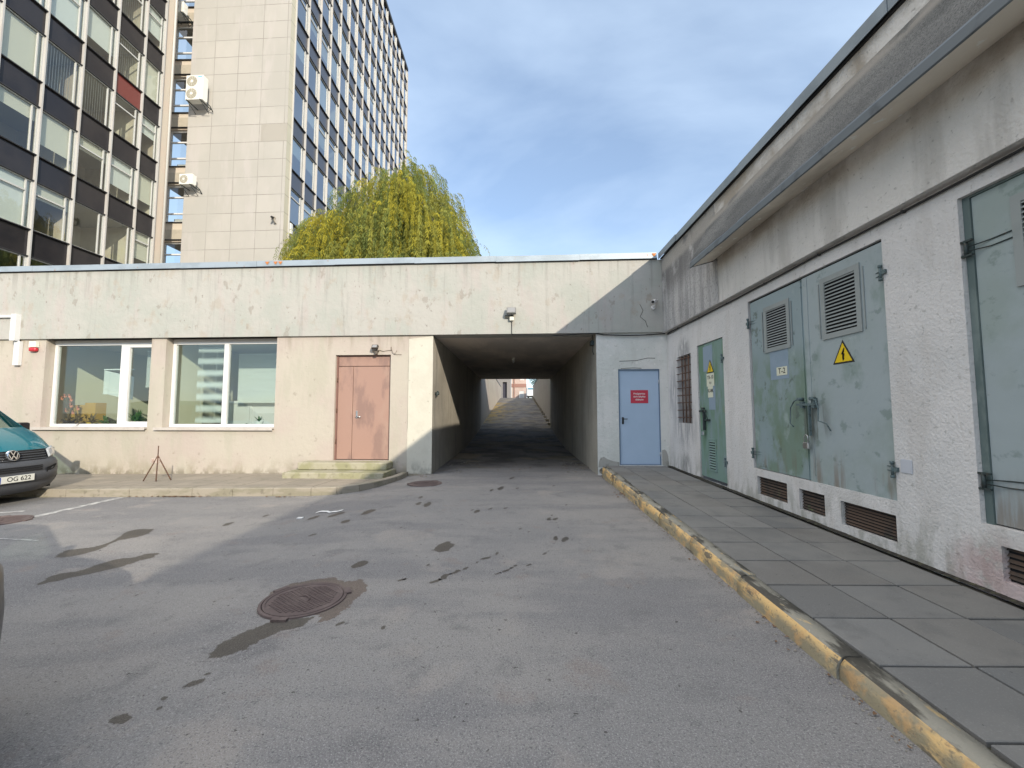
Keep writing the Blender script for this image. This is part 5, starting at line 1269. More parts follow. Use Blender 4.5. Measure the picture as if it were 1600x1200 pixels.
# small cameras and box on the stone core
p = onplane(428, 343, TF.P(0, -.2, 0), TF.d)
cm = thing('security_camera', 'small dark security camera on the stone stair core just above the roof line', 'camera', tuple(p), -TH)
bm = bmesh.new(); tube(bm, [p+Vector((.0, -.25, .05)), p+Vector((-.05, .02, .12))], .07, 10); obj('housing', bm, M_SIGNK, cm)
bm = bmesh.new(); tube(bm, [p+Vector((0, 0, .1)), p+Vector((.03, .0, -.12)), p+Vector((.03, .2, -.2))], .035, 6); bbox(bm, Fr(p, TF.s, TF.d), -.22, -.02, .05, .19, .12, .24, bev=.01); obj('bracket', bm, surf('cam_bracket', (.35, .32, .27)), cm)
bm = bmesh.new(); bbox(bm, Fr((XD, 25.7, onX(446, 352, XD).z), (0, 1, 0), (-1, 0, 0)), -.1, .15, -.12, .02, -.35, .35, bev=.02)
tag(obj('wall_box', bm, M_ACW), 'small white box on the edge of the stone stair core beside the willow', 'box')

# ================================================================== VEHICLES
def loft(bm, rows, ncol=13, mi=0, y_sign=None):
    """rows: (x, z, half width, corner sweep); cross-car strips with rounded corners"""
    R_ = []
    for x, z, hw, swp in rows:
        r = []
        for k in range(ncol):
            t = -1+2*k/(ncol-1); tt = math.sin(t*math.pi/2)
            r.append(bm.verts.new((x-swp*(abs(tt)**3.2), hw*tt, z)))
        R_.append(r)
    for a, b in zip(R_, R_[1:]):
        for k in range(ncol-1):
            f = bm.faces.new((a[k], a[k+1], b[k+1], b[k])); f.material_index = mi; f.smooth = True
    return R_
def ngon(bm, pts, mi=0):
    f = bm.faces.new([bm.verts.new(p) for p in pts]); f.material_index = mi; return f
def strip(bm, A, B, mi=0):
    for (a0, a1), (b0, b1) in zip(zip(A, A[1:]), zip(B, B[1:])):
        try: f = bm.faces.new([bm.verts.new(p) for p in (a0, a1, b1, b0)]); f.material_index = mi
        except ValueError: pass
def vobj(name, bm, mats, parent, smooth=True):
    """mesh given in the vehicle's own coordinates"""
    bmesh.ops.remove_doubles(bm, verts=bm.verts, dist=.0008); bmesh.ops.recalc_face_normals(bm, faces=bm.faces)
    me = bpy.data.meshes.new(name); bm.to_mesh(me); bm.free()
    for m in (mats if isinstance(mats, list) else [mats]): me.materials.append(m)
    o = bpy.data.objects.new(name, me); COL.objects.link(o); o.parent = parent; return o
def wheel(root, x, y, r, w=.20):
    s = 1 if y > 0 else -1
    bm = bmesh.new(); prof_ = [(r*.62, 0), (r*.93, 0), (r, .03), (r, w-.03), (r*.93, w), (r*.62, w)]
    n = 36; rings = [[bm.verts.new((x+q*math.cos(a*2*math.pi/n), y-s*d_, q*math.sin(a*2*math.pi/n)+r)) for a in range(n)] for q, d_ in prof_]
    for A, B in zip(rings, rings[1:]):
        for a in range(n): f = bm.faces.new((A[a], A[(a+1) % n], B[(a+1) % n], B[a])); f.smooth = True
    wh = vobj('wheel', bm, M_TYRE, root)
    bm = bmesh.new(); cyl(bm, (x, y-s*.035, r), (x, y-s*.16, r), r*.62, 30); cyl(bm, (x, y-s*.01, r), (x, y-s*.05, r), r*.16, 14)
    for k in range(7):
        a = k*2*math.pi/7; box(bm, Fr((x, y-s*.02, r), (math.cos(a), 0, math.sin(a)), (0, -s, 0)), .04, r*.58, 0, .03, -.025, .025)
    vobj('rim', bm, M_RIM, wh)
VW = (-8.50, 6.98, -.14)
van = thing('van', 'teal van with grey bumper and plate reading OG 622 at the left edge', 'van', VW)
# front end (x forward, y to the van's left, z up)
bm = bmesh.new()
loft(bm, [(-.16, .935, .90, .30), (-.20, .985, .905, .32), (-.34, 1.09, .91, .30), (-.58, 1.21, .91, .22), (-.86, 1.315, .90, .16)])
roof = [(-1.62, 1.905, .74, .10), (-1.80, 1.95, .74, .06), (-2.6, 1.97, .76, 0), (-4.2, 1.96, .77, 0), (-4.72, 1.90, .75, .03)]
loft(bm, roof)
loft(bm, [(-4.72, 1.90, .75, .03), (-4.86, 1.25, .93, .05), (-4.90, .95, .95, .05), (-4.88, .45, .94, .05)])
for s in (1, -1):
    def S(x, z):   # body side: bulges to .95 at the waist, leans in above
        return (x, s*(.955-.0*z if z < 1.12 else .955-(z-1.12)*.27 if z > 1.12 else .955), z)
    # lower flank with the two wheel arches
    top = [(-.66, .96), (-.80, 1.06), (-1.06, 1.15), (-4.88, 1.15)]
    arch = lambda cx: [(cx+.40*math.cos(a), .33+.40*math.sin(a)) for a in [math.radians(q) for q in range(180, -1, -15)]]
    low = [(-4.88, .33)]+[(x, max(z, .33)) for x, z in arch(-4.0)]+[(x, max(z, .33)) for x, z in arch(-1.0)][:9]
    low = [(-4.88, .33)]+[p for p in arch(-4.0)]+arch(-1.0)+[(-.60, .74)]
    poly = [Vector(S(*p)) for p in top]+[Vector(S(*p)) for p in low]
    f = bm.faces.new([bm.verts.new(p) for p in poly]); bmesh.ops.triangulate(bm, faces=[f])
    # waist to roof: pillars and rail, leaving the glass open
    waist = lambda x: (x, s*.950, 1.15)
    rl = lambda x: (x, s*.765, 1.86)
    for x0_, x1_ in ((-2.16, -2.28), (-3.46, -3.58), (-4.72, -4.88)):
        strip(bm, [waist(x0_), waist(x1_)], [rl(x0_), rl(x1_)])
    strip(bm, [(-1.62, s*.745, 1.905), (-2.6, s*.762, 1.965), (-4.72, s*.75, 1.90)], [(-1.66, s*.775, 1.83), (-2.6, s*.775, 1.84), (-4.88, s*.775, 1.84)])
    # a-pillar and the wing top running into the door
    strip(bm, [(-1.02, s*.899, 1.312), (-1.72, s*.742, 1.905)], [(-1.16, s*.93, 1.19), (-1.80, s*.775, 1.83)])
    strip(bm, [(-.52, s*.905, .985), (-.64, s*.91, 1.09), (-.80, s*.91, 1.21), (-1.02, s*.899, 1.312)], [(-.66, s*.955, .96), (-.80, s*.955, 1.06), (-1.06, s*.955, 1.15), (-1.16, s*.952, 1.15)])
    strip(bm, [(-.43, s*.93, .755), (-.46, s*.90, .935), (-.52, s*.905, .985)], [(-.62, s*.957, .74), (-.64, s*.955, .88), (-.66, s*.955, .96)])
vobj('body', bm, M_TEAL, van)
bm = bmesh.new()
loft(bm, [(-.885, 1.318, .885, .15), (-1.25, 1.61, .82, .13), (-1.61, 1.90, .735, .10)])
ws = vobj('windscreen', bm, M_CARGL, van)
for s in (1, -1):
    bm = bmesh.new()
    ngon(bm, [(-1.14, s*.942, 1.17), (-2.16, s*.942, 1.17), (-2.16, s*.775, 1.83), (-1.74, s*.775, 1.83)])
    ngon(bm, [(-2.28, s*.942, 1.17), (-3.46, s*.942, 1.17), (-3.46, s*.775, 1.83), (-2.28, s*.775, 1.83)])
    vobj('side_window', bm, M_CARGL, van, False)
    bm = bmesh.new(); strip(bm, [(-3.58, s*.944, 1.16), (-4.72, s*.944, 1.16)], [(-3.58, s*.775, 1.84), (-4.72, s*.775, 1.84)]); vobj('side_panel', bm, M_TEAL, van)
bm = bmesh.new()
rows_ = [(-.16, .20, .86, .34), (-.07, .26, .90, .34), (-.025, .34, .92, .33), (-.03, .395, .925, .33), (.0, .41, .93, .33), (-.0, .54, .935, .33), (-.015, .555, .935, .33), (-.01, .57, .94, .33), (-.02, .68, .94, .33), (-.06, .735, .935, .33), (-.10, .755, .93, .33)]
loft(bm, rows_, 25)
for s in (1, -1):    # bumper wrap to the wheel arch
    strip(bm, [(-.50, s*.86, .20), (-.41, s*.90, .26), (-.355, s*.92, .34), (-.33, s*.93, .41), (-.33, s*.935, .54), (-.35, s*.94, .68), (-.43, s*.93, .755)], [(-.58, s*.95, .30), (-.58, s*.955, .31), (-.60, s*.957, .36), (-.61, s*.957, .42), (-.64, s*.957, .55), (-.66, s*.957, .66), (-.62, s*.957, .74)])
bp = vobj('bumper', bm, M_BUMP, van)
bm = bmesh.new()     # surround between bumper and bonnet
loft(bm, [(-.10, .755, .93, .33), (-.12, .80, .925, .33), (-.14, .87, .92, .32), (-.165, .935, .90, .30)], 25)
vobj('front_panel', bm, M_BUMP, van)
def fx(y, base, swp=.33, hw=.93): return base-swp*(min(1, abs(y)/hw)**3.2)
bm = bmesh.new()
for i in range(4):
    z0_, z1_ = .768+.042*i, .785+.042*i
    n = 14
    for k in range(n):
        ya, yb = -.60+1.2*k/n, -.60+1.2*(k+1)/n; b = -.085-.018*i
        face(bm, [(fx(ya, b), ya, z0_), (fx(yb, b), yb, z0_), (fx(yb, b-.01), yb, z1_), (fx(ya, b-.01), ya, z1_)])
        face(bm, [(fx(ya, b), ya, z0_), (fx(yb, b), yb, z0_), (fx(yb, b-.02), yb, z0_-.004), (fx(ya, b-.02), ya, z0_-.004)])
vobj('grille', bm, surf('grille_bar', (.05, .053, .06), rough=.4), van, False)
bm = bmesh.new(); n = 14
for k in range(n):
    ya, yb = -.61+1.22*k/n, -.61+1.22*(k+1)/n
    face(bm, [(fx(ya, -.094), ya, .757), (fx(yb, -.094), yb, .757), (fx(yb, -.155), yb, .93), (fx(ya, -.155), ya, .93)])
vobj('grille_backing', bm, M_DARK, van, False)
bm = bmesh.new()
for i in range(3):
    z0_ = .578+.034*i
    for k in range(8):
        ya, yb = -.42+.84*k/8, -.42+.84*(k+1)/8
        face(bm, [(fx(ya, .002), ya, z0_), (fx(yb, .002), yb, z0_), (fx(yb, -.004), yb, z0_+.02), (fx(ya, -.004), ya, z0_+.02)])
for s in (1, -1):    # corner intake
    q = [(.50, .60), (.50, .52), (.68, .565), (.78, .63), (.76, .65)]
    f = bm.faces.new([bm.verts.new((fx(y, .005), s*y, z)) for y, z in q])
vobj('lower_intake', bm, M_DARK, van, False)
for s in (1, -1):
    bm = bmesh.new()
    q0 = [(.63, .775), (.62, .925), (.78, .955), (.90, .975), (.945, .92), (.94, .80)]
    P = [Vector((fx(y, -.075-(z-.76)*.40), s*y, z)) for y, z in q0]
    c = sum(P, Vector())/6+Vector((.035, 0, 0)); cv = bm.verts.new(c); vs = [bm.verts.new(p) for p in P]
    inner = [bm.verts.new(p.lerp(c, .25)+Vector((.02, 0, 0))) for p in P]
    for i in range(6):
        bm.faces.new((vs[i], vs[(i+1) % 6], inner[(i+1) % 6], inner[i])); bm.faces.new((inner[i], inner[(i+1) % 6], cv))
    hl = vobj('headlight', bm, M_LAMP, van)
    bm = bmesh.new(); cyl(bm, (c.x-.02, c.y-s*.02, c.z-.01), (c.x+.006, c.y-s*.02, c.z-.01), .055, 18); vobj('reflector', bm, M_CHROME, hl)
# round emblem: ring with V over W
bm = bmesh.new(); EC = Vector((-.095, 0, .865)); er = .088
for k in range(32):
    a0_, a1_ = k*2*math.pi/32, (k+1)*2*math.pi/32
    def rp_(a, r, dx): return (EC.x+dx-.02*math.sin(a), EC.y+math.cos(a)*r, EC.z+math.sin(a)*r)
    face(bm, [rp_(a0_, er, .03), rp_(a1_, er, .03), rp_(a1_, er*.86, .036), rp_(a0_, er*.86, .036)])
    face(bm, [rp_(a0_, er, .0), rp_(a1_, er, .0), rp_(a1_, er, .03), rp_(a0_, er, .03)])
def bar(p, q, w=.013):
    (ya, za), (yb, zb) = p, q; d_ = Vector((yb-ya, zb-za)).normalized(); nx = Vector((-d_.y, d_.x))*w/2
    P4 = [(ya+nx.x, za+nx.y), (yb+nx.x, zb+nx.y), (yb-nx.x, zb-nx.y), (ya-nx.x, za-nx.y)]
    face(bm, [(EC.x+.034-.02*(z/er), y, EC.z+z) for y, z in P4])
e = er*.9
bar((-.42*e, .82*e), (0, .08*e)); bar((.42*e, .82*e), (0, .08*e))
bar((-.86*e, .42*e), (-.42*e, -.80*e)); bar((.86*e, .42*e), (.42*e, -.80*e)); bar((-.42*e, -.80*e), (0, .0*e)); bar((.42*e, -.80*e), (0, .0*e))
em = vobj('emblem', bm, M_CHROME, van, False)
bm = bmesh.new(); cyl(bm, (EC.x-.01, 0, EC.z), (EC.x+.014, 0, EC.z), er*.9, 28); vobj('emblem_disc', bm, M_DARK, em, False)
# number plate
PF = Fr(Vector(VW)+Vector((.012, 0, 0)), (0, 1, 0), (-1, 0, 0))
bm = bmesh.new(); bbox(bm, PF, -.26, .26, -.014, .0, .415, .528, bev=.004); pl_ = obj('number_plate', bm, M_PLATE, van)
bm = bmesh.new(); box(bm, PF, -.258, -.218, -.0155, -.0142, .419, .524); obj('plate_strip', bm, M_PLATEB, pl_)
text('plate_lettering', 'OG 622', .105, PF, .035, -.0150, .4715, M_SIGNK, pl_, bold=.0008, xs=.98)
for s in (1, -1):
    bm = bmesh.new(); bbox(bm, WORLD, -1.30, -1.14, s*1.03-.10, s*1.03+.10, 1.20, 1.40, bev=.04, seg=3); tube(bm, [(-1.20, s*.93, 1.21), (-1.22, s*1.0, 1.24)], .03, 8); vobj('mirror', bm, M_DCAR, van)
for x in (-1.0, -4.0):
    for s in (1, -1): wheel(van, x, s*.93, .33)
bm = bmesh.new(); box(bm, WORLD, -4.8, -.30, -.80, .80, .22, .34); box(bm, WORLD, -1.02, -.98, -.8, .8, .3, .36)
for cx in (-1.0, -4.0):
    for s in (1, -1):
        pts = [(cx+.40*math.cos(a), .33+.40*math.sin(a)) for a in [math.radians(q) for q in range(0, 181, 15)]]
        strip(bm, [(x, s*.952, z) for x, z in pts], [(x, s*.70, z) for x, z in pts])
vobj('underbody', bm, M_DARK, van, False)
bm = bmesh.new()
for s in (1, -1):
    bbox(bm, WORLD, -2.15, -1.65, s*.42-.24, s*.42+.24, .75, .90, bev=.05); bbox(bm, WORLD, -2.25, -2.08, s*.42-.24, s*.42+.24, .88, 1.45, bev=.05); bbox(bm, WORLD, -2.22, -2.12, s*.42-.11, s*.42+.11, 1.48, 1.66, bev=.03)
box(bm, WORLD, -4.8, -1.1, -.85, .85, .70, .74); bbox(bm, WORLD, -1.35, -.95, -.84, .84, .95, 1.24, bev=.05)
vobj('cabin', bm, surf('cabin_grey', (.10, .10, .105), rough=.8), van, False)
bm = bmesh.new()
tube(bm, [(-1.50+.0, -.42+.18*math.cos(a), 1.18+.18*math.sin(a)) if False else (-1.48+.08*math.sin(a), .42+.18*math.cos(a), 1.18+.16*math.sin(a)) for a in [k*math.pi/10 for k in range(21)]], .015, 6); vobj('steering_wheel', bm, M_DARK, van)

# dark hatchback, only its nose corner reaches the left edge of the frame
CO = (-2.072, 1.17, -.08)
car = thing('car', 'dark car cropped by the left edge, only a sliver of its nose in view', 'car', CO)
bm = bmesh.new()
loft(bm, [(-.16, .22, .78, .34), (-.03, .30, .82, .36), (-.01, .45, .84, .38), (.0, .62, .845, .39), (-.02, .74, .845, .39), (-.14, .84, .835, .38), (-.60, .94, .82, .30), (-1.10, .99, .81, .22)])
loft(bm, [(-1.86, 1.40, .60, .14), (-2.1, 1.46, .61, .06), (-3.0, 1.47, .62, 0), (-3.7, 1.40, .60, .03)]); loft(bm, [(-4.05, 1.0, .80, .1), (-4.15, .8, .84, .12), (-4.15, .4, .84, .12), (-4.05, .22, .8, .12)])
for s in (1, -1):
    arch = lambda cx: [(cx+.35*math.cos(a), .31+.35*math.sin(a)) for a in [math.radians(q) for q in range(180, -1, -15)]]
    poly = [(-.45, .72), (-.60, .83), (-1.15, .93), (-4.15, .93), (-4.25, .4), (-4.1, .25)]+arch(-3.35)+arch(-.85)+[(-.42, .30), (-.40, .5)]
    f = bm.faces.new([bm.verts.new((x, s*.855, z)) for x, z in poly]); bmesh.ops.triangulate(bm, faces=[f])
    strip(bm, [(-1.32, s*.80, .98), (-2.0, s*.60, 1.40)], [(-1.44, s*.85, .93), (-2.08, s*.63, 1.36)])
    strip(bm, [(-2.2, s*.85, .93), (-2.3, s*.85, .93)], [(-2.2, s*.63, 1.38), (-2.3, s*.63, 1.38)]); strip(bm, [(-3.5, s*.85, .93), (-4.15, s*.85, .93)], [(-3.4, s*.63, 1.38), (-3.73, s*.60, 1.38)])
    strip(bm, [(-2.0, s*.60, 1.40), (-3.0, s*.62, 1.47), (-3.73, s*.60, 1.40)], [(-2.08, s*.64, 1.36), (-3.0, s*.65, 1.40), (-3.73, s*.62, 1.36)])
    strip(bm, [(-.55, s*.83, .76), (-.90, s*.82, .89), (-1.32, s*.80, .98)], [(-.45, s*.855, .72), (-.60, s*.855, .83), (-1.44, s*.855, .93)])
vobj('body', bm, M_DCAR, car)
bm = bmesh.new(); loft(bm, [(-1.12, .985, .80, .22), (-1.84, 1.395, .60, .14)]); vobj('windscreen', bm, M_CARGL, car)
bm = bmesh.new(); loft(bm, [(-3.72, 1.395, .60, .03), (-4.04, 1.01, .79, .1)]); vobj('rear_window', bm, M_CARGL, car)
for s in (1, -1):
    bm = bmesh.new(); ngon(bm, [(-1.44, s*.845, .94), (-2.2, s*.845, .94), (-2.2, s*.63, 1.38), (-2.08, s*.63, 1.38)]); ngon(bm, [(-2.3, s*.845, .94), (-3.5, s*.845, .94), (-3.4, s*.63, 1.38), (-2.3, s*.63, 1.38)]); vobj('side_window', bm, M_CARGL, car, False)
    bm = bmesh.new(); P = [Vector((-.16-.40*(min(1, abs(y)/.84)**3.2)+.03, s*y, z)) for y, z in ((.50, .60), (.48, .68), (.70, .72), (.80, .70), (.80, .60))]; ngon(bm, P); vobj('headlight', bm, M_LAMP, car, False)
    bm = bmesh.new(); bbox(bm, WORLD, -1.62, -1.50, s*.93-.08, s*.93+.08, .93, 1.05, bev=.03); vobj('mirror', bm, M_DCAR, car)
    for x in (-.85, -3.35): wheel(car, x, s*.84, .31, .19)
bm = bmesh.new(); box(bm, WORLD, -4.0, -.3, -.7, .7, .2, .3); vobj('underbody', bm, M_DARK, car, False)

for ch in car.children:      # tall bodied car: stretch everything above the wheel arches
    if ch.name.split('.')[0] in ('wheel', 'underbody'): continue
    for v in ch.data.vertices:
        if v.co.z > .58: v.co.z = .58+(v.co.z-.58)*1.38

# ================================================================== SMALL THINGS
def cover(label, x, y, r, rot, group='manhole covers'):
    z = gh(x, y)
    root = thing('manhole_cover', label, 'manhole cover', (x, y, z), 0, group)
    bm = bmesh.new(); n = 48
    def ring(R1, z1): return [bm.verts.new((x+R1*math.cos(a*2*math.pi/n), y+R1*math.sin(a*2*math.pi/n), z+z1)) for a in range(n)]
    rs_ = [ring(r*1.10, .001), ring(r*1.09, .014), ring(r*1.02, .016), ring(r*1.01, .006)]
    for A, B in zip(rs_, rs_[1:]):
        for a in range(n): bm.faces.new((A[a], A[(a+1) % n], B[(a+1) % n], B[a]))
    for k in range(3):
        a = rot+k*2*math.pi/3; box(bm, Fr((x, y, z), (math.cos(a), math.sin(a), 0), (-math.sin(a), math.cos(a), 0)), r*1.04, r*1.20, -.055, .055, .001, .018)
    obj('rim', bm, M_IRONC, root)
    bm = bmesh.new(); rs_ = [ring(r, .004), ring(r*.995, .017), ring(r*.93, .018), ring(r*.92, .013)]
    for A, B in zip(rs_, rs_[1:]):
        for a in range(n): bm.faces.new((A[a], A[(a+1) % n], B[(a+1) % n], B[a]))
    bm.faces.new(rs_[-1])
    q = r*.105; G = Fr((x, y, z), (math.cos(rot+.4), math.sin(rot+.4), 0), (-math.sin(rot+.4), math.cos(rot+.4), 0))
    for i in range(-8, 9):
        for j in range(-8, 9):
            cx, cy = i*q, j*q
            if math.hypot(cx, cy) > r*.82: continue
            if abs(cx) < q*.9 and abs(cy) < q*2: continue
            w = q*.34; box(bm, G, cx-w, cx+w, cy-w, cy+w, .010, .0175)
    tube(bm, [G.P(.0, -.07, .016), G.P(.03, -.03, .02), G.P(.03, .03, .02), G.P(.0, .07, .016)], .006, 6)
    obj('lid', bm, M_IRONC, root)
p = gnd(475, 938); cover('round iron manhole cover nearest the camera, a damp streak running from it', p.x, p.y, .285, .5)
p = gnd(665, 756); cover('round manhole cover at the mouth of the passage beside the left kerb end', p.x, p.y, .31, 1.2)
p = gnd(8, 815); cover('manhole cover at the left edge of the photo beside the parking line', p.x-.1, p.y, .31, .2)

# rusty tripod stand
p = onZ(246, 752, -.02); G = Fr((p.x, p.y, -.035), (1, 0, 0), (0, 1, 0))
tp = thing('tripod_stand', 'rusty three-legged steel stand with a short upright rod below the windows', 'stand', tuple(G.P(0, 0, 0)))
apex = G.P(-.02, .0, .56)
for q in ((-.22, -.10), (.09, -.14), (.24, .06)):
    bm = bmesh.new(); tube(bm, [apex, G.P(q[0], q[1], .035-.0)], .012, 6); obj('leg', bm, M_RUST, tp)
bm = bmesh.new(); tube(bm, [apex+Vector((0, 0, -.03)), apex+Vector((0, 0, .21))], .010, 6); obj('rod', bm, M_RUST, tp)
bm = bmesh.new(); box(bm, G, -.13, .03, -.02, .0, .40, .50); cyl(bm, G.P(-.14, -.03, .455), G.P(-.12, .02, .455), .045, 12); obj('plate', bm, surf('chipped_plate', (.50, .42, .37), [D(20, .5, .6, (.25, .15, .11), .7)]), tp)
# scrap of white paper and a drift of leaves
p = gnd(512, 801)
bm = bmesh.new(); n = 12; pr = None
for k in range(n+1):
    t = k/n; x = p.x-.19+.40*t; y = p.y+.05*math.sin(t*7)+.02; z = gh(x, y)+.006+.008*abs(math.sin(t*11))
    cur = (bm.verts.new((x, y-.03, z)), bm.verts.new((x, y+.03, z+.004)))
    if pr: bm.faces.new((pr[0], pr[1], cur[1], cur[0]))
    pr = cur
tag(obj('paper_scrap', bm, M_SIGNW, recalc=False), 'crumpled white strip of paper lying on the asphalt in front of the steps', 'litter')
p = gnd(469, 810); bm = bmesh.new(); bbox(bm, WORLD, p.x-.04, p.x+.04, p.y-.03, p.y+.03, gh(p.x, p.y)+.001, gh(p.x, p.y)+.015, bev=.004)
tag(obj('paper_scrap', bm, M_SIGNW), 'tiny white scrap just left of the paper strip', 'litter')
bm = bmesh.new(); rl_ = random.Random(4)
def leaves(px, py, n, sx_, sy_):
    p = gnd(px, py)
    for _ in range(n):
        x, y = p.x+rl_.gauss(0, sx_), p.y+rl_.gauss(0, sy_); y = min(y, 7.74 if x < -4 else 99); a = rl_.uniform(0, 6.28); r = rl_.uniform(.018, .035); z = gh(x, y)+.008
        face(bm, [(x+math.cos(a+q)*r*(1 if i % 2 else .6), y+math.sin(a+q)*r*(1 if i % 2 else .6), z+rl_.uniform(0, .016)) for i, q in enumerate((0, 1.2, 2.6, 3.8, 5.2))])
leaves(286, 776, 60, .22, .02); leaves(230, 777, 12, .5, .02); leaves(445, 776, 14, .15, .02); leaves(965, 773, 14, .1, .12)
for _ in range(70):
    leaves(rl_.uniform(690, 930), rl_.uniform(716, 736), 1, .05, .05)
for _ in range(55):   # caught along the foot of the yellow kerb
    y_ = rl_.uniform(1.6, 9.3); x_ = kx(y_)-abs(rl_.gauss(0, .04))-.015; z_ = gh(x_, y_)+.006; a = rl_.uniform(0, 6.28); r = rl_.uniform(.006, .020)
    face(bm, [(x_+math.cos(a+q)*r*(1 if i % 2 else .5), y_+math.sin(a+q)*r*(1 if i % 2 else .5), z_+rl_.uniform(0, .01)) for i, q in enumerate((0, 1.2, 2.6, 3.8, 5.2))])
for _ in range(26): leaves(rl_.uniform(640, 672), rl_.uniform(741, 746), 1, .05, .03)
o = obj('fallen_leaves', bm, surf('dead_leaf', (.17, .105, .06), [D(30, .45, .6, (.14, .08, .045), .8)]), recalc=False); o['kind'] = 'stuff'
bm = bmesh.new()
for i in range(90):
    x = rl_.uniform(-1.95, -1.3) if i < 34 else rl_.uniform(1.2, 1.9); y = rl_.uniform(9.9, 12.6); r = rl_.uniform(.008, .028)
    t = bmesh.new(); bmesh.ops.create_icosphere(t, subdivisions=1, radius=r)
    for v in t.verts: v.co = v.co*(1+.4*noise.noise(v.co*60+Vector((i, 0, 0)))); v.co.z = v.co.z*.6+.02; v.co += Vector((x, y, .004))
    merge(bm, t)
for i in range(420):
    if i < 300: y = rl_.uniform(1.2, 9.4); x = kx(y)-.012-abs(rl_.gauss(0, .035))
    else: x = rl_.uniform(-9, -3.4); y = 7.72-abs(rl_.gauss(0, .04))
    r = rl_.uniform(.003, .009); t = bmesh.new(); bmesh.ops.create_icosphere(t, subdivisions=1, radius=r)
    for v in t.verts: v.co = v.co*(1+.4*noise.noise(v.co*160+Vector((i, 0, 0)))); v.co.z = v.co.z*.7; v.co += Vector((x, y, gh(x, y)+.003))
    merge(bm, t)
o = obj('gravel_debris', bm, surf('debris', (.24, .22, .19)), recalc=False); o['kind'] = 'stuff'

# ================================================================== BEYOND THE PASSAGE
for (xw, sgn, lab) in ((-2.08, -1, 'cream retaining wall on the left of the ramp beyond the passage'), (2.02, 1, 'cream retaining wall on the right of the ramp beyond the passage')):
    root = thing('retaining_wall', lab, 'wall', (xw, 23.5, 0), 0)
    bm = bmesh.new(); a, b = (xw-.35, xw) if sgn < 0 else (xw, xw+.35); box(bm, WORLD, a, b, 23.45, 52.5, -.3, 4.68)
    obj('wall', bm, M_CREAM, root)
    bm = bmesh.new(); box(bm, WORLD, a-.04, b+.04, 23.45, 52.55, 4.684, 4.76); obj('coping', bm, M_DRIP, root)
    if sgn > 0:
        bm = bmesh.new()
        for k in range(14):
            y = 24.5+k*1.9; z = .57+(y-23.4)*.0975; box(bm, WORLD, xw-.20, xw-.01, y, y+1.85, z-.2, z+.16)
        obj('ramp_kerb', bm, M_LKERB, root)
far = thing('far_building', 'pinkish building with a small white door at the top of the ramp', 'building', (.5, 66, 3.3))
G = Fr((0, 66, 0), (1, 0, 0), (0, 1, 0))
def gx(px, py=605): return onY(px, py, 66)
bm = bmesh.new(); x0_, x1_ = gx(799).x, gx(822.5).x
dz0 = gx(812, 621).z; dz1 = gx(812, 611.5).z
wall(bm, G, x0_, x1_, 2.5, 12, [(gx(811.5).x, gx(818.8).x, 3.3, dz1, .3), (gx(813).x, gx(820).x, 6.6, 8.4, .3)])
box(bm, WORLD, x0_, x1_, 66.01, 74, 11.9, 12); obj('wall', bm, surf('far_pink', (.48, .38, .34), [D(1, .45, .6, (.43, .34, .30), .7)]), far)
bm = bmesh.new(); box(bm, G, gx(811.5).x+.02, gx(818.8).x-.02, .1, .2, 3.3, dz1-.05); obj('door', bm, M_WPVC, far)
bm = bmesh.new(); zb0 = gx(810, 605).z; box(bm, G, x0_-.02, x1_+.02, -.08, -.002, zb0, zb0+.55); box(bm, G, gx(803).x, gx(803).x+.12, -.15, -.09, 3, 12); obj('band', bm, surf('far_band', (.30, .17, .14)), far)
bm = bmesh.new(); box(bm, G, gx(813).x, gx(820).x, .12, .2, 6.6, 8.4); obj('window', bm, M_WPVC, far)
f2 = thing('grey_shed', 'grey shed with a dark doorway left of the pinkish building beyond the ramp', 'building', (-2, 62, 3.3))
G2 = Fr((0, 62, 0), (1, 0, 0), (0, 1, 0)); hx = lambda px, py=605: onY(px, py, 62)
bm = bmesh.new(); wall(bm, G2, hx(765).x, hx(798.5).x, 2.5, 9, [(hx(785.5).x, hx(792).x, 3.3, hx(790, 597).z, .5)]); box(bm, WORLD, hx(765).x, hx(798.5).x, 62.01, 66, 8.9, 9); obj('wall', bm, surf('shed_grey', (.22, .21, .21)), f2)
bm = bmesh.new(); box(bm, G2, hx(785.5).x, hx(792).x, .4, .49, 3.3, hx(790, 597).z); obj('door', bm, surf('shed_door', (.05, .05, .07)), f2)
f3 = thing('white_truck', 'white van parked at the right end of the ramp top beyond the passage', 'van', (3.0, 60, 3.3))
kx2 = lambda px, py=605: onY(px, py, 60)
bm = bmesh.new(); xx0, xx1 = kx2(823).x, kx2(823).x+2.1; bbox(bm, WORLD, xx0, xx1, 60, 64.5, 3.75, kx2(828, 604).z, bev=.15, seg=3); obj('body', bm, surf('van_white', (.62, .66, .70), rough=.4), f3)
bm = bmesh.new(); bbox(bm, WORLD, xx0+.2, xx1-.2, 59.96, 60.02, 4.75, kx2(828, 604).z-.2, bev=.02); obj('rear_window', bm, surf('blue_glass', (.10, .25, .36), rough=.15), f3)
bm = bmesh.new()
for q in (xx0+.25, xx1-.25): cyl(bm, (q-.12, 60.9, 3.65), (q+.12, 60.9, 3.65), .34, 20)
box(bm, WORLD, xx0+.05, xx1-.05, 59.9, 60.1, 3.62, 3.82); obj('wheels', bm, M_TYRE, f3)

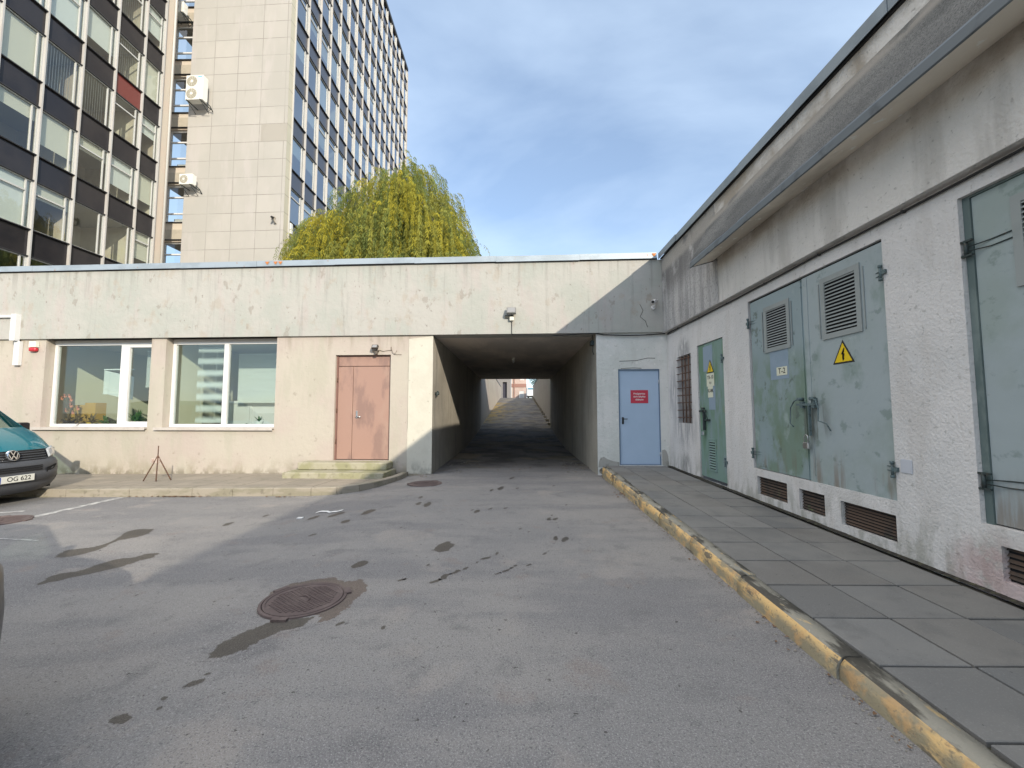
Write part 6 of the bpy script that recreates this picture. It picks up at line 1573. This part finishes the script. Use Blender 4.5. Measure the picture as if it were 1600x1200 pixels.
# ------------------------------------------------------------------ trees
def make_crown(bm, vl, strands, rr, leafL, leafW, cols):
    for (p, h, L_, colr) in strands:
        # p start, h outward dir, length L_
        out = h*rr.uniform(.25, .9); n = int(L_/.115); ph = rr.uniform(0, 6); bend = rr.uniform(.05, .16)
        q = Vector(p); pts = []
        for k in range(n):
            t = k/max(1, n-1); s = k*.115
            c = Vector(p)+out*(1-math.exp(-s*1.5))+Vector((bend*math.sin(s*.9+ph), bend*math.cos(s*.8+ph), .28*math.exp(-s*2.2)*s*2-s*(1-math.exp(-s*2.2))))
            pts.append(c)
        for k in range(1, len(pts)):
            c = pts[k]; a = rr.uniform(0, 6.28)
            for m_ in (0, 1):
                a2 = a+m_*3.14+rr.uniform(-.6, .6); dv_ = Vector((math.cos(a2)*.55, math.sin(a2)*.55, -.85)).normalized()*leafL*rr.uniform(.7, 1.25)
                sd = dv_.cross(Vector((math.cos(a2+1.4), math.sin(a2+1.4), .3))).normalized()*leafW
                vs = [bm.verts.new(c), bm.verts.new(c+dv_*.45+sd), bm.verts.new(c+dv_), bm.verts.new(c+dv_*.45-sd)]
                f = bm.faces.new(vs); v = rr.uniform(.82, 1.18)
                for l in f.loops: l[vl] = (colr[0]*v, colr[1]*v, colr[2]*v, 1)
rw_ = random.Random(12)
TC = Vector((-8.0, 25.6, 0))
tree = thing('willow_tree', 'weeping willow with green and yellow hanging foliage behind the low building', 'tree', (TC.x, TC.y, 0))
prof_top = [(-13.9, 9.6), (-13.4, 12.0), (-12.8, 13.4), (-12, 14.3), (-10.6, 15.6), (-9, 16.5), (-7.6, 17.1), (-6.4, 17.7), (-5.2, 17.3), (-4.4, 15.9), (-3.7, 13.6), (-3.1, 12.3), (-2.8, 9.8)]
def top_at(x):
    for (a, za), (b, zb) in zip(prof_top, prof_top[1:]):
        if a <= x <= b: return za+(zb-za)*(x-a)/(b-a)
    return 8
bm = bmesh.new(); vl = bm.loops.layers.float_color.new('var'); strands = []; limbs = []
GR = [(.195, .205, .055), (.15, .18, .055), (.225, .22, .05), (.125, .155, .05)]; YE = [(.31, .275, .04), (.28, .25, .035), (.265, .25, .045)]
for c in range(440):
    x = rw_.uniform(-13.3, -3.1); ry_ = rw_.uniform(-1, 1); y = TC.y+ry_*(1.4+3.2*math.sqrt(max(0, 1-((x+8.2)/5.4)**2)))
    prof = max(0.0, 1-(ry_)**2); zt = 6+(top_at(x)-6)*math.sqrt(prof)*rw_.choice((1, 1, .97, .93, .84, .74, .6))
    P = Vector((x, y, zt-.35)); limbs.append(P)
    yel = noise.noise(Vector((x*.55, y*.4, zt*.4)))
    hdir = Vector((x-TC.x, (y-TC.y)*1.1, 0)); hdir = hdir.normalized() if hdir.length > .3 else Vector((1, 0, 0))
    hd2 = Vector((hdir.x*.8, hdir.y*.8-.25, 0)); R_ = rw_.uniform(.35, .95)
    cl = rw_.choice(YE) if (yel > .34 or rw_.random() < .07) else rw_.choice(GR)
    for s in range(rw_.randint(9, 16)):
        a = rw_.uniform(0, 6.28); rr_ = R_*math.sqrt(rw_.random())
        st_ = P+Vector((math.cos(a)*rr_, math.sin(a)*rr_, rw_.uniform(-.5, .25)-rr_*.35))
        L_ = rw_.uniform(1.0, 4.6)*(.8 if zt > 15 else 1)
        v = rw_.uniform(.6, 1.3); c2 = tuple(1.28*q for q in (rw_.choice(YE) if rw_.random() < .08 else cl))
        strands.append((st_, (hd2+Vector((math.cos(a), math.sin(a), 0))*.5), min(L_, st_.z-2.5), tuple(q*v for q in c2)))
# loose wisps that break the outline
for (x, z, n_) in ((-3.0, 12.2, 9), (-2.8, 11.2, 6), (-4.2, 15.0, 7), (-4.9, 15.9, 7), (-6.6, 16.4, 4), (-13.2, 12.4, 4), (-13.9, 9.2, 6), (-2.35, 9.4, 6), (-9.6, 15.4, 5), (-12.2, 13.3, 5), (-2.1, 7.6, 3)):
    for s in range(n_):
        a = rw_.uniform(0, 6.28); st_ = Vector((x+rw_.gauss(0, .28), TC.y-1+rw_.gauss(0, .8), z+rw_.gauss(0, .2))); sg_ = 1 if x > -8 else -1
        strands.append((st_, Vector((sg_*.9, -.2, 0)), rw_.uniform(.9, 2.2), rw_.choice(GR)))
make_crown(bm, vl, strands, rw_, .22, .022, None)
cr_ = obj('crown', bm, M_WILLOW, tree, recalc=False)
bm = bmesh.new()
tube(bm, [(TC.x, TC.y, -.2), (TC.x+.1, TC.y, 2), (TC.x-.1, TC.y+.1, 4.5), (TC.x, TC.y, 6.5)], [.62, .48, .42, .36], 14)
obj('trunk', bm, M_BARK, tree)
bm = bmesh.new()
for i, P in enumerate(limbs[::4]):
    b0 = Vector((TC.x+rw_.uniform(-.2, .2), TC.y+rw_.uniform(-.2, .2), rw_.uniform(4.5, 6.5))); mid = b0.lerp(P, .55)+Vector((0, 0, 1.0))
    tube(bm, [b0, b0.lerp(mid, .5)+Vector((0, 0, .3)), mid, P], [.14, .10, .06, .02], 5)
obj('limbs', bm, M_BARK, tree)
def bushy(label, x, y, z0, r, h_, seed, col, group=None):
    rr = random.Random(seed); root = thing('deciduous_tree', label, 'tree', (x, y, z0), 0, group)
    bm = bmesh.new(); tube(bm, [(x, y, z0-.2), (x+.1, y, z0+h_*.35), (x, y, z0+h_*.6)], [.22, .16, .08], 8); obj('trunk', bm, M_BARK, root)
    bm = bmesh.new(); vl = bm.loops.layers.float_color.new('var')
    for c in range(70):
        a, b = rr.uniform(0, 6.28), rr.uniform(-.7, 1.4); d_ = r*rr.uniform(.4, 1); C = Vector((x+math.cos(a)*math.cos(b)*d_, y+math.sin(a)*math.cos(b)*d_, z0+h_*.62+math.sin(b)*h_*.38)); v = rr.uniform(.6, 1.25)
        for q in range(70):
            p = C+Vector((rr.gauss(0, .35), rr.gauss(0, .35), rr.gauss(0, .3))); e1 = Vector((rr.uniform(-1, 1), rr.uniform(-1, 1), rr.uniform(-1, 1))).normalized()*.10; e2 = e1.cross(Vector((rr.uniform(-1, 1), rr.uniform(-1, 1), rr.uniform(-1, 1)))).normalized()*.06
            f = bm.faces.new([bm.verts.new(p-e1), bm.verts.new(p+e2), bm.verts.new(p+e1), bm.verts.new(p-e2)])
            for l in f.loops: l[vl] = (col[0]*v, col[1]*v, col[2]*v, 1)
    obj('crown', bm, M_WILLOW, root, recalc=False)
bushy('dark green tree behind the white van at the top of the ramp', 4.6, 69, 3.3, 2.6, 6.5, 5, (.03, .10, .075))
